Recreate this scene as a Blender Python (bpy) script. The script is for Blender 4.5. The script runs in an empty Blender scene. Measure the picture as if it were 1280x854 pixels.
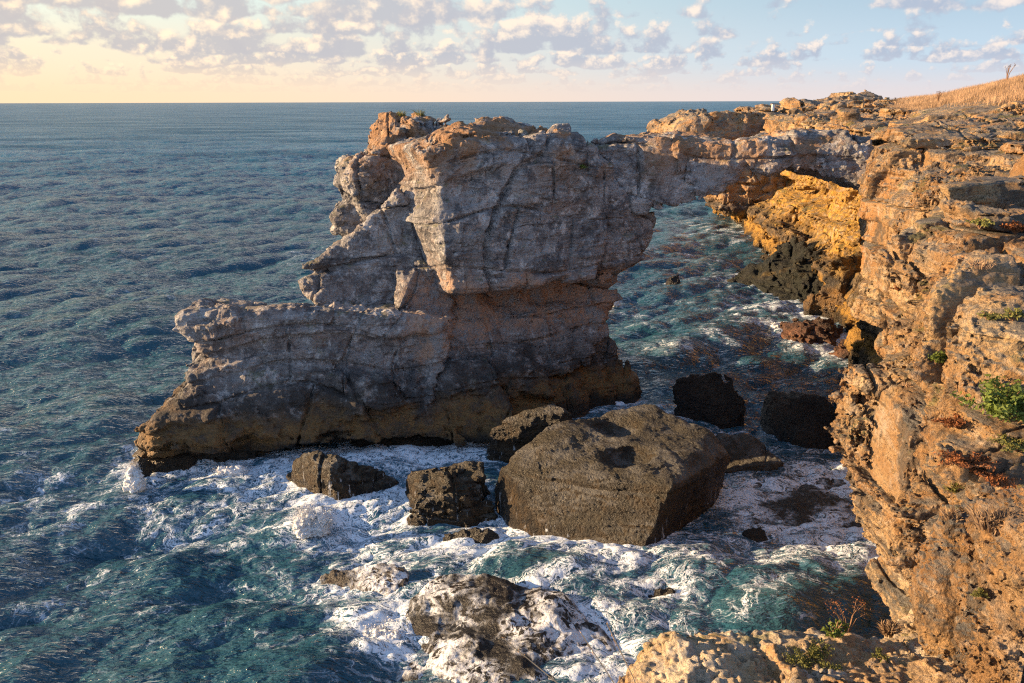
import bpy, bmesh, math, random, time
import numpy as np
from concurrent.futures import ThreadPoolExecutor
T_START = time.time()
random.seed(7)
F32 = np.float32
# ------------------------------------------------------------------ camera model
CAM_Z = 14.0
FPX = 1004.0
PITCH = math.atan(300.0 / FPX)
SP, CP = math.sin(PITCH), math.cos(PITCH)
SCN = bpy.context.scene
COL = SCN.collection

def ray(px, py):
    u = (px - 640.0) / FPX; v = (427.0 - py) / FPX
    return u, CP + v * SP, -SP + v * CP
def atY(px, py, Y):
    u, dy, dz = ray(px, py); t = Y / dy
    return (u * t, Y, CAM_Z + dz * t)
def atZ(px, py, z):
    u, dy, dz = ray(px, py); t = (z - CAM_Z) / dz
    return (u * t, dy * t, z)

# ------------------------------------------------------------------ value noise
_rng = np.random.RandomState(11)
NT = 64
_tab = _rng.uniform(-1, 1, (NT, NT, NT)).astype(F32)
_tabf = _tab.ravel()
def vn(x, y, z):
    xi = np.floor(x); yi = np.floor(y); zi = np.floor(z)
    fx = (x - xi).astype(F32); fy = (y - yi).astype(F32); fz = (z - zi).astype(F32)
    xi = xi.astype(np.int32) & 63; yi = yi.astype(np.int32) & 63; zi = zi.astype(np.int32) & 63
    x1 = (xi + 1) & 63; y1 = ((yi + 1) & 63) * 64; z1 = ((zi + 1) & 63) * 4096
    yi = yi * 64; zi = zi * 4096
    fx = fx * fx * (3 - 2 * fx); fy = fy * fy * (3 - 2 * fy); fz = fz * fz * (3 - 2 * fz)
    t = _tabf
    a = t[zi + yi + xi]; a = a + (t[zi + yi + x1] - a) * fx
    b = t[zi + y1 + xi]; b = b + (t[zi + y1 + x1] - b) * fx
    a = a + (b - a) * fy
    c = t[z1 + yi + xi]; c = c + (t[z1 + yi + x1] - c) * fx
    d = t[z1 + y1 + xi]; d = d + (t[z1 + y1 + x1] - d) * fx
    c = c + (d - c) * fy
    return a + (c - a) * fz
def fbm(x, y, z, f, octs, gain=0.5, seed=0.0):
    r = 0; a = 1.0
    for o in range(octs):
        r = r + a * vn(x * f + 13.7 * o + seed, y * f + 5.3 * o + seed * 1.7, z * f + 9.1 * o)
        f *= 2.03; a *= gain
    return r
_lay = _rng.uniform(-1, 1, 4096).astype(F32)
def sstep(a, b, x):
    t = np.clip((x - a) / (b - a), 0, 1); return t * t * (3 - 2 * t)
def layers(zz):
    L = np.floor(zz); f = (zz - L).astype(F32); L = L.astype(np.int32)
    a = _lay[L & 4095]; b = _lay[(L + 1) & 4095]
    return a + (b - a) * sstep(0.86, 1.0, f) , L

# ------------------------------------------------------------------ signed distance primitives
def poly_sd(x, y, P):
    n = len(P)
    d = np.full(x.shape, 1e9, F32); s = np.ones(x.shape, bool)
    for i in range(n):
        vx, vy = P[i]; wx, wy = P[i - 1]
        ex, ey = wx - vx, wy - vy
        ax = x - F32(vx); ay = y - F32(vy)
        t = np.clip((ax * F32(ex) + ay * F32(ey)) / F32(ex * ex + ey * ey), 0, 1)
        bx = ax - t * F32(ex); by = ay - t * F32(ey)
        d = np.minimum(d, bx * bx + by * by)
        c1 = ay >= 0; c2 = y < F32(wy); c3 = F32(ex) * ay > F32(ey) * ax
        flip = (c1 & c2 & c3) | (~c1 & ~c2 & ~c3)
        s ^= flip
    d = np.sqrt(d)
    return np.where(s, d, -d)

class Prism:
    """outline at its own distance, extruded straight back into the rock mass"""
    def __init__(s, px, Y0, slope=0.0, tilt=0.0, X0=0.0, Z0=6.0, thick=6.0, r=0.35, taper=0.0):
        # front face: Y = Y0 + slope*(X-X0) + tilt*(Z-Z0)
        s.Y0, s.sl, s.ti, s.X0, s.Z0 = Y0, slope, tilt, X0, Z0
        s.nrm = math.sqrt(1 + slope * slope + tilt * tilt)
        s.ca = 1 / math.sqrt(1 + slope * slope)
        P = []
        for (x, y) in px:
            u, dy, dz = ray(x, y)
            # CAM at (0,0,CAM_Z)
            t = (Y0 - slope * X0 + tilt * (CAM_Z - Z0)) / (dy - slope * u - tilt * dz)
            P.append((u * t, CAM_Z + dz * t))
        s.P = [(a / s.ca, b) for a, b in P]
        s.thick, s.r, s.taper = thick, r, taper
        xs = [a for a, b in P]; zs = [b for a, b in P]
        s.info = (min(xs), max(xs), min(zs), max(zs))
    def __call__(s, x, y, z):
        d = (y - (s.Y0 + s.sl * (x - s.X0) + s.ti * (z - s.Z0))) / s.nrm   # depth behind the face
        # coordinate along the face
        a = (x * s.ca + (y - s.Y0 + s.sl * s.X0) * s.sl * s.ca)
        # keep the outline fixed as it goes back: use a measured at the face
        p = poly_sd(a, z, s.P) + s.taper * np.maximum(d, 0)
        q = np.abs(d - s.thick / 2) - s.thick / 2
        r = s.r
        px_ = p + r; qx = q + r
        return np.minimum(np.maximum(px_, qx), 0) + np.sqrt(np.maximum(px_, 0) ** 2 + np.maximum(qx, 0) ** 2) - r

class Hull:
    def __init__(s, pts, r=0.3, k=None):
        bm = bmesh.new()
        for p in pts: bm.verts.new(p)
        res = bmesh.ops.convex_hull(bm, input=bm.verts)
        c = np.mean(np.array(pts), axis=0)
        pl = []
        bm.normal_update()
        for f in bm.faces:
            n = np.array(f.normal); o = np.array(f.verts[0].co)
            if f.calc_area() < 1e-5: continue
            if np.dot(n, c - o) > 0: n = -n
            if not any(np.dot(n, m[0]) > 0.997 for m in pl): pl.append((n, float(np.dot(n, o))))
        bm.free()
        s.pl = pl; s.r = r
    def __call__(s, x, y, z):
        r = s.r; acc = None; m = None
        D = [x * F32(n[0]) + y * F32(n[1]) + z * F32(n[2]) - F32(c) for n, c in s.pl]
        m = D[0]
        for d in D[1:]: m = np.maximum(m, d)
        e = 0
        k = F32(6.0 / max(r, .05))
        for d in D: e = e + np.exp(np.clip((d - m) * k, -30, 0))
        return m + np.log(e) / k - r * 0.12

def smin(a, b, k):
    if k <= 0: return np.minimum(a, b)
    h = np.clip(0.5 + 0.5 * (b - a) / k, 0, 1)
    return b + (a - b) * h - k * h * (1 - h)
class Union:
    def __init__(s, prims, k=0.15): s.p, s.k = prims, k
    def __call__(s, x, y, z):
        d = s.p[0](x, y, z)
        for q in s.p[1:]: d = smin(d, q(x, y, z), s.k)
        return d

def rough(x, y, z, P):
    """rock relief: bedding ledges, joints, cracks, knobs and pits (metres)"""
    A = P.get('amp', 1.0); seed = P.get('seed', 0.0); tilt = P.get('bed_tilt', 0.04)
    wx = vn(x * .31 + seed, y * .31, z * .31); wz = vn(x * .22 + 40 + seed, y * .22, z * .3)
    o = 0
    fs = P.get('bed_f', 1.1)
    if P.get('bed', 0) > 0:
        zz = (z + tilt * x) * fs + 0.55 * wz + 0.22 * wx + seed
        l, L = layers(zz)
        l2, L2 = layers(zz * 3.1 + 17)
        md = .55 + .45 * wx
        o = o + P['bed'] * (l * .7 + l2 * .3 * P.get('bed2', 1.0)) * md
    if P.get('block', 0) > 0:
        fb = P.get('block_f', .45)
        qx = x * fb + .5 * wz + .17 * wx; qy = y * fb + .5 * wx
        qz = z * fb * 1.3 + .35 * wz
        ix = np.floor(qx + .37 * np.floor(qz)); iy = np.floor(qy); iz = np.floor(qz)
        h = (ix.astype(np.int64) * 73856093 ^ iy.astype(np.int64) * 19349663 ^ iz.astype(np.int64) * 83492791) & 4095
        gx = qx + .37 * np.floor(qz); gx = np.abs(gx - np.floor(gx) - .5); gy = np.abs(qy - iy - .5); gz = np.abs(qz - iz - .5)
        edge = np.maximum(np.maximum(gx, gy), gz)
        o = o + P['block'] * _lay[h] * (1 - sstep(.42, .5, edge)) + P['block'] * .9 * sstep(.47, .5, edge)
    if P.get('crack', 0) > 0:
        fc = P.get('crack_f', .22)
        n = vn(x * fc * 1.2 + 7 + .4 * wz + seed, y * fc + .3 * wx, z * fc * .6 + 3)
        o = o + P['crack'] * (1 - sstep(0, .03, np.abs(n))) * sstep(-.5, .3, wx + .5 * wz)
        n = vn(x * fc * .6 + 27 + seed, y * fc * .6, z * fc * 1.9 + 8 + .5 * wx)
        o = o + P['crack'] * .6 * (1 - sstep(0, .045, np.abs(n))) * sstep(-.3, .4, wz - .4 * wx)
    f1 = fbm(x, y, z, P.get('f', .5), 3, .5, seed)
    o = o + P.get('lump', .35) * f1
    fk = P.get('knob_f', P.get('f', .5) * 4.3); ak = P.get('knob', .10)
    km = .35 + .95 * sstep(-.35, .45, wx * .7 - wz) if P.get('knob_mod') else 1.0
    ak = ak * km
    for oc in range(P.get('knob_o', 2)):
        n = vn(x * fk + .6 * wx + seed + 3.3 * oc, y * fk + 7.7, z * fk * 1.25 + .6 * wz)
        o = o + ak * (np.abs(n) * -2.2 + .55) * (-1 if oc % 2 else 1)
        fk *= 2.2; ak *= P.get('knob_g', .52)
    if P.get('pit', 0) > 0:
        f3 = fbm(x, y, z, P.get('pit_f', 5.), 2, .6, seed + 9)
        o = o + P['pit'] * sstep(-.1, .7, f3)
    f4 = vn(x * 14.1, y * 14.1, z * 14.1)
    o = o + P.get('fine', .02) * f4
    if P.get('far'): A = A * (1 + P['far'] * sstep(34, 60, y) * (1 + 2.5 * sstep(10.6, 9.6, z)))
    if 'hill' in P: A = A * (1 - .85 * P['hill'](x, y))
    return o * A

# ------------------------------------------------------------------ sparse surface nets in a grid that follows distance
def mesh_sdf(base, P, box, h, zmin=-1.2, pad=0.8):
    """base: sdf(x,y,z); box: (X0,X1,Y0,Y1,Z0,Z1) metres; h: cell size per metre of distance"""
    X0, X1, Y0, Y1, Z0, Z1 = box
    Y0 = max(Y0, 0.9)
    us = [X0 / Y0, X0 / Y1, X1 / Y0, X1 / Y1]; ws = [(Z0 - CAM_Z) / Y0, (Z0 - CAM_Z) / Y1, (Z1 - CAM_Z) / Y0, (Z1 - CAM_Z) / Y1]
    ua, ub, wa, wb = max(min(us), -1.1), min(max(us), P.get('umax', .95)), max(min(ws), -1.6), max(ws)
    sa, sb = math.log(Y0), math.log(Y1)
    B = 8
    H1 = h * B
    n = [int(math.ceil((b - a) / (H1 * 4))) * 4 + 4 for a, b in ((ua, ub), (wa, wb), (sa, sb))]
    def pos(i, j, k):
        Y = np.exp(sa + k * F32(h)).astype(F32)
        return ((ua + i * F32(h)) * Y).astype(F32), Y, (CAM_Z + (wa + j * F32(h)) * Y).astype(F32)
    def full(x, y, z):
        return base(x, y, z) + rough(x, y, z, P)
    # level 0: 32h cells
    g = np.stack(np.meshgrid(*[np.arange(0, m // 4 + 1) for m in n], indexing='ij'), -1).reshape(-1, 3).astype(np.int32)
    def keep(g, step, extra):
        out = []
        for q in range(0, len(g), 400000):
            gg = g[q:q + 400000]
            c = (gg + .5) * (step)
            x, y, z = pos(c[:, 0].astype(F32), c[:, 1].astype(F32), c[:, 2].astype(F32))
            d = base(x, y, z) if extra else full(x, y, z)
            rad = step * h * .87 * y * 1.25
            lim = rad + (pad if extra else .12)
            if 'mask' in P: d = np.where(P['mask'](x, y, z, rad), d, 1e6)
            ok = (np.abs(d) < lim) & (z > zmin - rad) & (z < Z1 + rad + 1) & (x > X0 - rad) & (x < X1 + rad) & (y > Y0 - rad) & (y < Y1 + rad)
            out.append(gg[ok])
        return np.concatenate(out)
    g = keep(g, 32, True)
    sub = np.stack(np.meshgrid(*[np.arange(4)] * 3, indexing='ij'), -1).reshape(-1, 3)
    g = (g[:, None, :] * 4 + sub[None]).reshape(-1, 3)
    g = keep(g, 8, True)
    if len(g) > 3000: g = keep(g, 8, False) if P.get('prune', False) else g
    ar = np.arange(9)
    off = np.stack(np.meshgrid(ar, ar, ar, indexing='ij'), -1).reshape(-1, 3)
    N = 1 << 20
    def work(gb):
        ijk = gb[:, None, :] * 8 + off[None]
        f = ijk.reshape(-1, 3).astype(F32)
        x, y, z = pos(f[:, 0], f[:, 1], f[:, 2])
        d = full(x, y, z).reshape(-1, 9, 9, 9)
        s = d < 0
        c = [(0, 0, 0), (1, 0, 0), (0, 1, 0), (1, 1, 0), (0, 0, 1), (1, 0, 1), (0, 1, 1), (1, 1, 1)]
        cnt = sum(s[:, a:a + 8, b:b + 8, e:e + 8].astype(np.int8) for a, b, e in c)
        act = np.argwhere((cnt > 0) & (cnt < 8))
        if len(act) == 0: return None
        b, i, j, k = act.T
        V = np.stack([d[b, i + a, j + bb, k + e] for a, bb, e in c], 1)
        S = V < 0
        acc = np.zeros((len(act), 3), F32); num = np.zeros(len(act), F32)
        cc = np.array(c, F32)
        for p in range(8):
            for ax in range(3):
                if c[p][ax]: continue
                q = p | (1 << ax)
                cr = S[:, p] != S[:, q]
                t = V[:, p] / np.where(cr, V[:, p] - V[:, q], 1)
                pt = cc[p][None] + 0 * acc; pt = pt.copy(); pt[:, ax] += t
                acc += np.where(cr[:, None], pt, 0); num += cr
        loc = acc / num[:, None]
        gi = gb[b] * 8 + np.stack([i, j, k], 1)
        x, y, z = pos((gi[:, 0] + loc[:, 0]).astype(F32), (gi[:, 1] + loc[:, 1]).astype(F32), (gi[:, 2] + loc[:, 2]).astype(F32))
        key = (gi[:, 0].astype(np.int64) * N + gi[:, 1]) * N + gi[:, 2]
        # edges from corner 0 along each axis
        e = np.stack([np.where(S[:, 0] != S[:, 1 << ax], np.where(S[:, 0], 1, -1), 0) for ax in range(3)], 1).astype(np.int8)
        return key, np.stack([x, y, z], 1), e
    batches = [g[q:q + 150] for q in range(0, len(g), 150)]
    with ThreadPoolExecutor(4) as ex: res = [r for r in ex.map(work, batches) if r is not None]
    key = np.concatenate([r[0] for r in res]); V = np.concatenate([r[1] for r in res]); E = np.concatenate([r[2] for r in res])
    o = np.argsort(key); key = key[o]; V = V[o]; E = E[o]
    st = [N * N, N, 1]
    quads = []
    for ax in range(3):
        b, c = [(1, 2), (2, 0), (0, 1)][ax]
        m = np.nonzero(E[:, ax])[0]
        k0 = key[m]; sg = E[m, ax]
        ids = [m]
        ok = np.ones(len(m), bool)
        for dk in (st[b], st[b] + st[c], st[c]):
            kk = k0 - dk; w = np.searchsorted(key, kk); w = np.minimum(w, len(key) - 1)
            ok &= key[w] == kk; ids.append(w)
        q = np.stack(ids, 1)[ok]; sg = sg[ok]
        q[sg > 0] = q[sg > 0][:, ::-1]
        quads.append(q)
    Q = np.concatenate(quads)
    zc = V[Q, 2].max(1)
    Q = Q[zc > zmin]
    # drop loose crumbs of surface that touch nothing
    lab = np.arange(len(V)); ea = np.concatenate([Q[:, 0], Q[:, 1]]); eb = np.concatenate([Q[:, 1], Q[:, 2]])
    ea = np.concatenate([ea, Q[:, 2]]); eb = np.concatenate([eb, Q[:, 3]])
    for it in range(80):
        mn = np.minimum(lab[ea], lab[eb]); old = lab.copy()
        np.minimum.at(lab, ea, mn); np.minimum.at(lab, eb, mn)
        for _ in range(3): lab = lab[lab]
        if (lab == old).all(): break
    cnt = np.bincount(lab, minlength=len(V))
    Q = Q[cnt[lab[Q[:, 0]]] >= max(200, .01 * len(V) if len(V) < 60000 else 1500)]
    used = np.unique(Q); mp = np.zeros(len(V), np.int64); mp[used] = np.arange(len(used))
    return V[used], mp[Q]

def to_mesh(name, V, Q, mat, parent=None, smooth=True):
    me = bpy.data.meshes.new(name)
    me.vertices.add(len(V)); me.vertices.foreach_set('co', np.ascontiguousarray(V, dtype=F32).ravel())
    k = Q.shape[1]
    me.loops.add(Q.size); me.loops.foreach_set('vertex_index', np.ascontiguousarray(Q, dtype=np.int32).ravel())
    me.polygons.add(len(Q)); me.polygons.foreach_set('loop_start', np.arange(0, Q.size, k, dtype=np.int32))
    me.polygons.foreach_set('loop_total', np.full(len(Q), k, dtype=np.int32))
    me.polygons.foreach_set('use_smooth', np.full(len(Q), smooth))
    me.update(calc_edges=True); me.validate(verbose=False)
    if mat: me.materials.append(mat)
    o = bpy.data.objects.new(name, me); COL.objects.link(o)
    if parent: o.parent = parent; o.matrix_parent_inverse = parent.matrix_world.inverted()
    return o

def tag(o, label=None, cat=None, group=None, kind=None):
    if label: o['label'] = label
    if cat: o['category'] = cat
    if group: o['group'] = group
    if kind: o['kind'] = kind
    return o
QUAL = 0.0016
def rock(name, base, P, box, mat, parent=None, q=1.0, zmin=-1.2, center=True):
    t = time.time()
    V, Q = mesh_sdf(base, P, box, QUAL * q, zmin, P.get('pad', .8))
    if parent is None and center:
        c = np.array([V[:, 0].mean(), V[:, 1].mean(), max(V[:, 2].min(), 0)], F32)
        o = to_mesh(name, V - c, Q, mat); o.location = tuple(float(a) for a in c)
    else:
        o = to_mesh(name, V, Q, mat, parent)
        
    print('ROCK', name, len(V), 'verts', round(time.time() - t, 1), 's', flush=True)
    return o

# ================================================================== ROCK GEOMETRY
def smax(a, b, k): return -smin(-a, -b, k)

# ---- the coast: cliff face X > E(Y,z), plateau Z < T(X,Y)
EY = np.array([0.5, 3.4, 4.6, 5.6, 7, 8.3, 10, 11, 12.5, 14, 15.2, 16.5, 18, 21, 24, 27, 30, 32, 35, 38, 41, 46, 52, 60, 70, 84, 96, 111, 130, 170], F32)
EX = np.array([2.6, 2.7, 3.1, 4.2, 4.5, 4.95, 5.75, 6.15, 6.5, 6.95, 8.05, 9.15, 10.25, 11.6, 12.4, 13.1, 13.7, 14.5, 15.9, 17.2, 19.5, 21.8, 23.0, 23.8, 24.9, 27.0, 28.5, 29.5, 40, 60], F32)
TY = np.array([0.5, 2.2, 3.2, 4.2, 5.2, 6.2, 7.2, 8.2, 9.5, 11, 13, 17, 25, 34, 60, 100, 170], F32)
TZ = np.array([12.2, 12.1, 11.75, 11.15, 10.5, 9.7, 9.55, 10.2, 11.2, 11.95, 12.25, 12.35, 12.3, 12.3, 12.7, 12.9, 12.0], F32)
def coastE(y, z):
    e = np.interp(y, EY, EX).astype(F32)
    near = 1 - sstep(36, 44, y)
    g = near * (0.28 * np.maximum(8.0 - z, 0) + 0.22 * np.maximum(z - 10.0, 0) - .35 * np.exp(-((z - 8.4) / 1.3) ** 2))
    g = g - near * (.30 * np.exp(-((z - 7.9) / 1.15) ** 2 - ((y - 13.6) / 2.0) ** 2) + .5 * np.exp(-((z - 10.6) / .5) ** 2 - ((y - 27) / 4.0) ** 2))
    cave = (1 - near) * (3.0 * sstep(3.2, 5.6, z) * (1 - sstep(9.6, 10.0, z)) - 1.8 * sstep(9.7, 10.0, z) * (1 - sstep(62, 80, y)) - 1.2 * (1 - sstep(2.0, 3.6, z)))  # upper lip pushed out, added to shade the top of the cave wall
    return e + (g + cave).astype(F32)
def topT(x, y):
    t = np.interp(y, TY, TZ).astype(F32)
    e = np.interp(y, EY, EX).astype(F32)
    inland = np.maximum(x - e, 0)
    t = t + np.minimum(inland * .05, .8) * sstep(10, 30, y)
    t = t + np.minimum(inland * .28, .9) * (1 - sstep(8.5, 11, y)) * sstep(5., 6.5, y)
    t = t + .30 * sstep(60, 92, y) * sstep(1.5, 8, inland)
    u = x / np.maximum(y, 1)
    t = t + 3.9 * sstep(.43, .76, u) * sstep(36, 62, y) * (1 - sstep(80, 110, y))
    return t
def cliff_base(x, y, z):
    a = (coastE(y, z) - x) * F32(.85)
    lump = vn(x * .13 + 5, y * .13, z * 0 + .5) * .35 * sstep(10, 16, y) + vn(x * .4 + 9, y * .4, z * 0 + 3.5) * .22
    # broken steps of rock on the plateau
    st = vn(x * .21 + 31, y * .16 + 4, z * 0 + 1.5) * 2.4
    stp = np.floor(st) + sstep(.72, .95, st - np.floor(st))
    hill = sstep(.44, .50, x / np.maximum(y, 1)) * sstep(42, 56, y)
    stp = stp * (1 - hill); lump = lump * (1 - .6 * hill)
    b = (z - topT(x, y) - lump - stp * .33 * sstep(11, 17, y)) * F32(.93)
    return smax(a, b, .7)

PX_CLIFF = dict(far=.25, knob_mod=1, bed=.58, bed_f=1.05, bed_tilt=.03, block=.30, block_f=.5, crack=.18, crack_f=.3, lump=.42, f=.34, knob=.10, knob_f=1.5, knob_o=6, knob_g=.70, pit=.035, pit_f=6.5, fine=.028)
PX_STACK = dict(bed=.30, bed_f=.8, bed_tilt=-.05, block=.17, block_f=.33, crack=.42, crack_f=.2, lump=.30, f=.45, knob=.075, knob_f=1.5, knob_o=5, knob_g=.6, pit=.045, pit_f=5.5, fine=.03)
PX_BOULD = dict(bed=.06, bed_f=1.0, block=.025, block_f=.45, crack=.1, crack_f=.3, lump=.17, f=.55, knob=.035, knob_f=2.4, knob_o=3, pit=.03, pit_f=6, fine=.012)

def build_rocks(M):
    O = {}
    # ---------------------------------------------------------------- sea arch
    root = bpy.data.objects.new('sea_arch', None); COL.objects.link(root); root.location = (-3, 35, 0)
    bpy.context.view_layer.update()
    tag(root, 'grey layered limestone sea stack joined to the cliff by a natural rock bridge', 'rock arch')
    face = dict(slope=.37, X0=-3)
    main = Union([
        Prism([(530, 192), (560, 183), (600, 178), (660, 176), (722, 176), (750, 190), (768, 240), (762, 300), (742, 352), (700, 352), (640, 362), (575, 374), (560, 372), (552, 300), (545, 225)], 33.0, slope=.37, X0=-3, tilt=.06, Z0=8, thick=6.5, r=.30),
        Hull([atY(572, 373, 33.2), atY(555, 300, 33.1), atY(546, 215, 33.5), atY(534, 190, 34.2), atY(500, 236, 37), atY(497, 262, 37.2), atY(524, 300, 36.6), atY(543, 350, 35.2),
              atY(600, 200, 39), atY(600, 350, 37), atY(560, 190, 39), atY(520, 215, 39)], r=.2),
        Prism([(700, 184), (745, 187), (768, 205), (800, 262), (822, 266), (826, 280), (822, 302), (808, 326), (785, 348), (758, 354), (720, 352), (700, 300)], 36.1, slope=.30, X0=4, tilt=-.05, Z0=8, thick=5.5, r=.55, taper=.05),
        Prism([(556, 192), (575, 176), (600, 163), (612, 158), (645, 157), (668, 164), (690, 168), (716, 176), (745, 192), (740, 230), (560, 240)], 37.2, slope=.3, X0=0, tilt=.25, Z0=12, thick=4.5, r=.6, taper=.15),
        # recessed bedding below the big face
        Prism([(520, 330), (640, 330), (815, 300), (800, 328), (776, 345), (768, 372), (757, 392), (764, 440), (700, 470), (520, 480), (500, 420)], 34.8, slope=.40, X0=-3, tilt=.12, Z0=6.5, thick=5, r=.4, taper=.03),
        # the ledge under it steps out again
        Prism([(536, 388), (600, 378), (700, 372), (752, 385), (764, 420), (700, 470), (530, 470)], 34.2, slope=.42, X0=-3, tilt=.45, Z0=5, thick=5, r=.5),
    ], k=.12)
    O['main'] = rock('pillar', main, dict(PX_STACK, seed=2.), (-7.5, 9, 31, 45, 1.5, 15.2), M['stack'], root)
    butt = Union([
        Prism([(366, 352), (378, 334), (398, 318), (432, 298), (462, 268), (498, 240), (512, 243), (528, 280), (536, 330), (540, 400), (520, 480), (440, 470), (400, 385), (370, 362)], 35.0, slope=.10, X0=-5, tilt=.25, Z0=7, thick=4.5, r=.35, taper=.10),
        Prism([(500, 345), (530, 340), (560, 352), (575, 372), (560, 420), (520, 470), (498, 430)], 34.0, slope=.2, X0=-4, tilt=.3, Z0=6, thick=4, r=.4),
    ], k=.1)
    O['butt'] = rock('buttress', butt, dict(PX_STACK, seed=5., crack=.5, bed=.16, block=.24), (-11, -1.5, 30, 42, 1.5, 13), M['stack'], root)
    tower = Union([
        Prism([(492, 162), (500, 149), (545, 147), (560, 160), (576, 172), (580, 178), (640, 184), (640, 300), (520, 330), (470, 300), (446, 262), (440, 240), (446, 212), (470, 192), (479, 172)], 38.6, slope=.35, X0=-5, tilt=.08, Z0=10, thick=4.5, r=.25, taper=.02),
        Prism([(421, 268), (440, 262), (470, 266), (480, 300), (440, 300), (419, 288)], 38.3, slope=.1, X0=-8, thick=2.5, r=.3),
        Prism([(440, 282), (520, 280), (560, 400), (400, 400), (404, 330), (424, 305), (430, 292)], 39.2, slope=.1, X0=-8, tilt=.3, Z0=7, thick=4, r=.4, taper=.1),
    ], k=.12)
    O['tower'] = rock('tower', tower, dict(PX_STACK, seed=9., block=.26, bed=.28, lump=.4, knob=.13), (-11, 2, 36, 48, 4, 15.5), M['stack'], root)
    base = Union([
        Prism([(206, 400), (222, 388), (300, 393), (400, 390), (500, 388), (560, 400), (560, 500), (440, 500), (330, 482), (278, 474), (250, 452), (228, 425), (209, 416)], 31.6, slope=.14, X0=-8, tilt=.10, Z0=4.5, thick=5.6, r=.35, taper=.16),
        Prism([(214, 452), (275, 440), (450, 450), (620, 450), (640, 520), (600, 560), (430, 560), (166, 560), (160, 545), (172, 522), (198, 503), (212, 478)], 31.9, slope=.22, X0=-8, tilt=.75, Z0=4, thick=7.5, r=.5, taper=.14),
        # undercut bulge above the water
        Prism([(162, 560), (164, 541), (190, 527), (330, 516), (480, 515), (520, 530), (530, 560), (400, 562), (350, 566), (230, 600), (170, 598)], 29.7, slope=.20, X0=-12, tilt=-.25, Z0=1, thick=6, r=.45, taper=.1),
        Prism([(440, 470), (520, 446), (600, 436), (660, 405), (720, 396), (750, 394), (776, 412), (786, 440), (790, 492), (775, 540), (640, 600), (440, 600)], 35.0, slope=.44, X0=0, tilt=.42, Z0=3, thick=7, r=.9, taper=.06),
        Prism([(480, 500), (540, 478), (640, 470), (720, 470), (740, 500), (735, 560), (600, 600), (480, 600)], 32.8, slope=.42, X0=-2, tilt=.35, Z0=2, thick=5, r=.8),
        Prism([(590, 455), (625, 432), (665, 440), (690, 470), (680, 500), (600, 500)], 34.0, slope=.4, X0=0, tilt=.5, Z0=3.5, thick=3, r=.6),
        Prism([(420, 474), (450, 462), (490, 465), (505, 500), (490, 530), (430, 530)], 30.7, slope=.2, X0=-5, tilt=.4, Z0=2.5, thick=3, r=.7),
    ], k=.25)
    globals()['STACKBASE'] = base
    O['base'] = rock('base_ledge', base, dict(PX_STACK, seed=13., bed=.32, lump=.28, knob=.08, pit=.05, pit_f=3.6, crack=.3), (-16.5, 8, 27, 45, -1.0, 7.5), M['stack'], root)
    bridge = Union([
        Prism([(744, 186), (770, 177), (850, 177), (925, 181), (1000, 183), (1090, 178), (1100, 250), (1062, 234), (1010, 221), (960, 211), (931, 206), (918, 223), (892, 240), (856, 250), (826, 258), (797, 265), (772, 240)], 36.6, slope=-.14, X0=5, tilt=.18, Z0=10.5, thick=5.0, r=.35, taper=.02),
        Prism([(925, 181), (985, 172), (1090, 172), (1090, 222), (1010, 206), (930, 196)], 36.4, slope=-.1, X0=12, tilt=.1, Z0=11, thick=5, r=.4),
    ], k=.15)
    O['bridge'] = rock('bridge_span', bridge, dict(PX_STACK, seed=21., bed=.16, lump=.28, crack=.22), (3, 17.5, 33, 43, 7.5, 13.6), M['stack'], root)

    # ---------------------------------------------------------------- cliff
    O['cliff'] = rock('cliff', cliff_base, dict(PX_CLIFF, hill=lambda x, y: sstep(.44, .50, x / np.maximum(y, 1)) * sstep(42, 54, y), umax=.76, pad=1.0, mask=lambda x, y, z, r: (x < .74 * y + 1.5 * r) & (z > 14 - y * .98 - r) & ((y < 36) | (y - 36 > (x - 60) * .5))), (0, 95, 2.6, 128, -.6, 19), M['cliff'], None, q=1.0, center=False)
    tag(O['cliff'], None, None, None, 'structure')
    head = Union([
        Prism([(846, 168), (852, 154), (872, 142), (900, 139), (960, 140), (1010, 140), (1080, 150), (1080, 300), (905, 268), (880, 215), (850, 184)], 92, slope=.1, X0=25, tilt=.3, Z0=11, thick=16, r=1.0, taper=.05),
        Prism([(942, 141), (945, 136), (962, 134), (978, 138), (985, 150), (940, 150)], 95, thick=8, r=.3),
        Prism([(990, 150), (992, 131), (1020, 130), (1060, 127), (1100, 127), (1100, 150)], 96, thick=10, r=.3),
    ], k=.3)
    O['head'] = rock('headland', head, dict(PX_CLIFF, seed=33., far=0, bed=.6, bed_f=.6, block=.35, block_f=.3, lump=.6, f=.22, knob=.18, knob_f=.7, pit=.1, pit_f=1.4, fine=.05, crack=.3), (16, 50, 86, 116, 0, 17), M['headland'], None)
    tag(O['head'], None, None, None, 'structure')
    out = Union([
        Hull([atY(783, 838, 4.1), atY(800, 815, 4.2), atY(862, 795, 4.45), atY(960, 779, 4.6), atY(1050, 774, 4.75), atY(1100, 775, 4.7), (.55, 3.6, 10.2), (.5, 3.5, 9), (.9, 4.4, 8.2), (2.6, 4.9, 8.2), (3.2, 4.4, 10), (.75, 2.6, 11.1), (3.2, 2.4, 11.2), (3.0, 1.5, 11.3), (1.0, 1.5, 11.3)], r=.5),
        Hull([atY(1085, 790, 4.5), atY(1100, 745, 4.9), atY(1200, 708, 5.4), atY(1300, 690, 5.6), atY(1300, 860, 3.6), atY(1140, 860, 3.9), atY(1085, 830, 4.1), (4.2, 5.5, 8.5), (2.4, 4.8, 8.5), (2.6, 3.0, 9), (4.5, 3.0, 9), (3.9, 2.4, 11.5), (2.4, 2.4, 11.3)], r=.4),
    ], k=.1)
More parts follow.
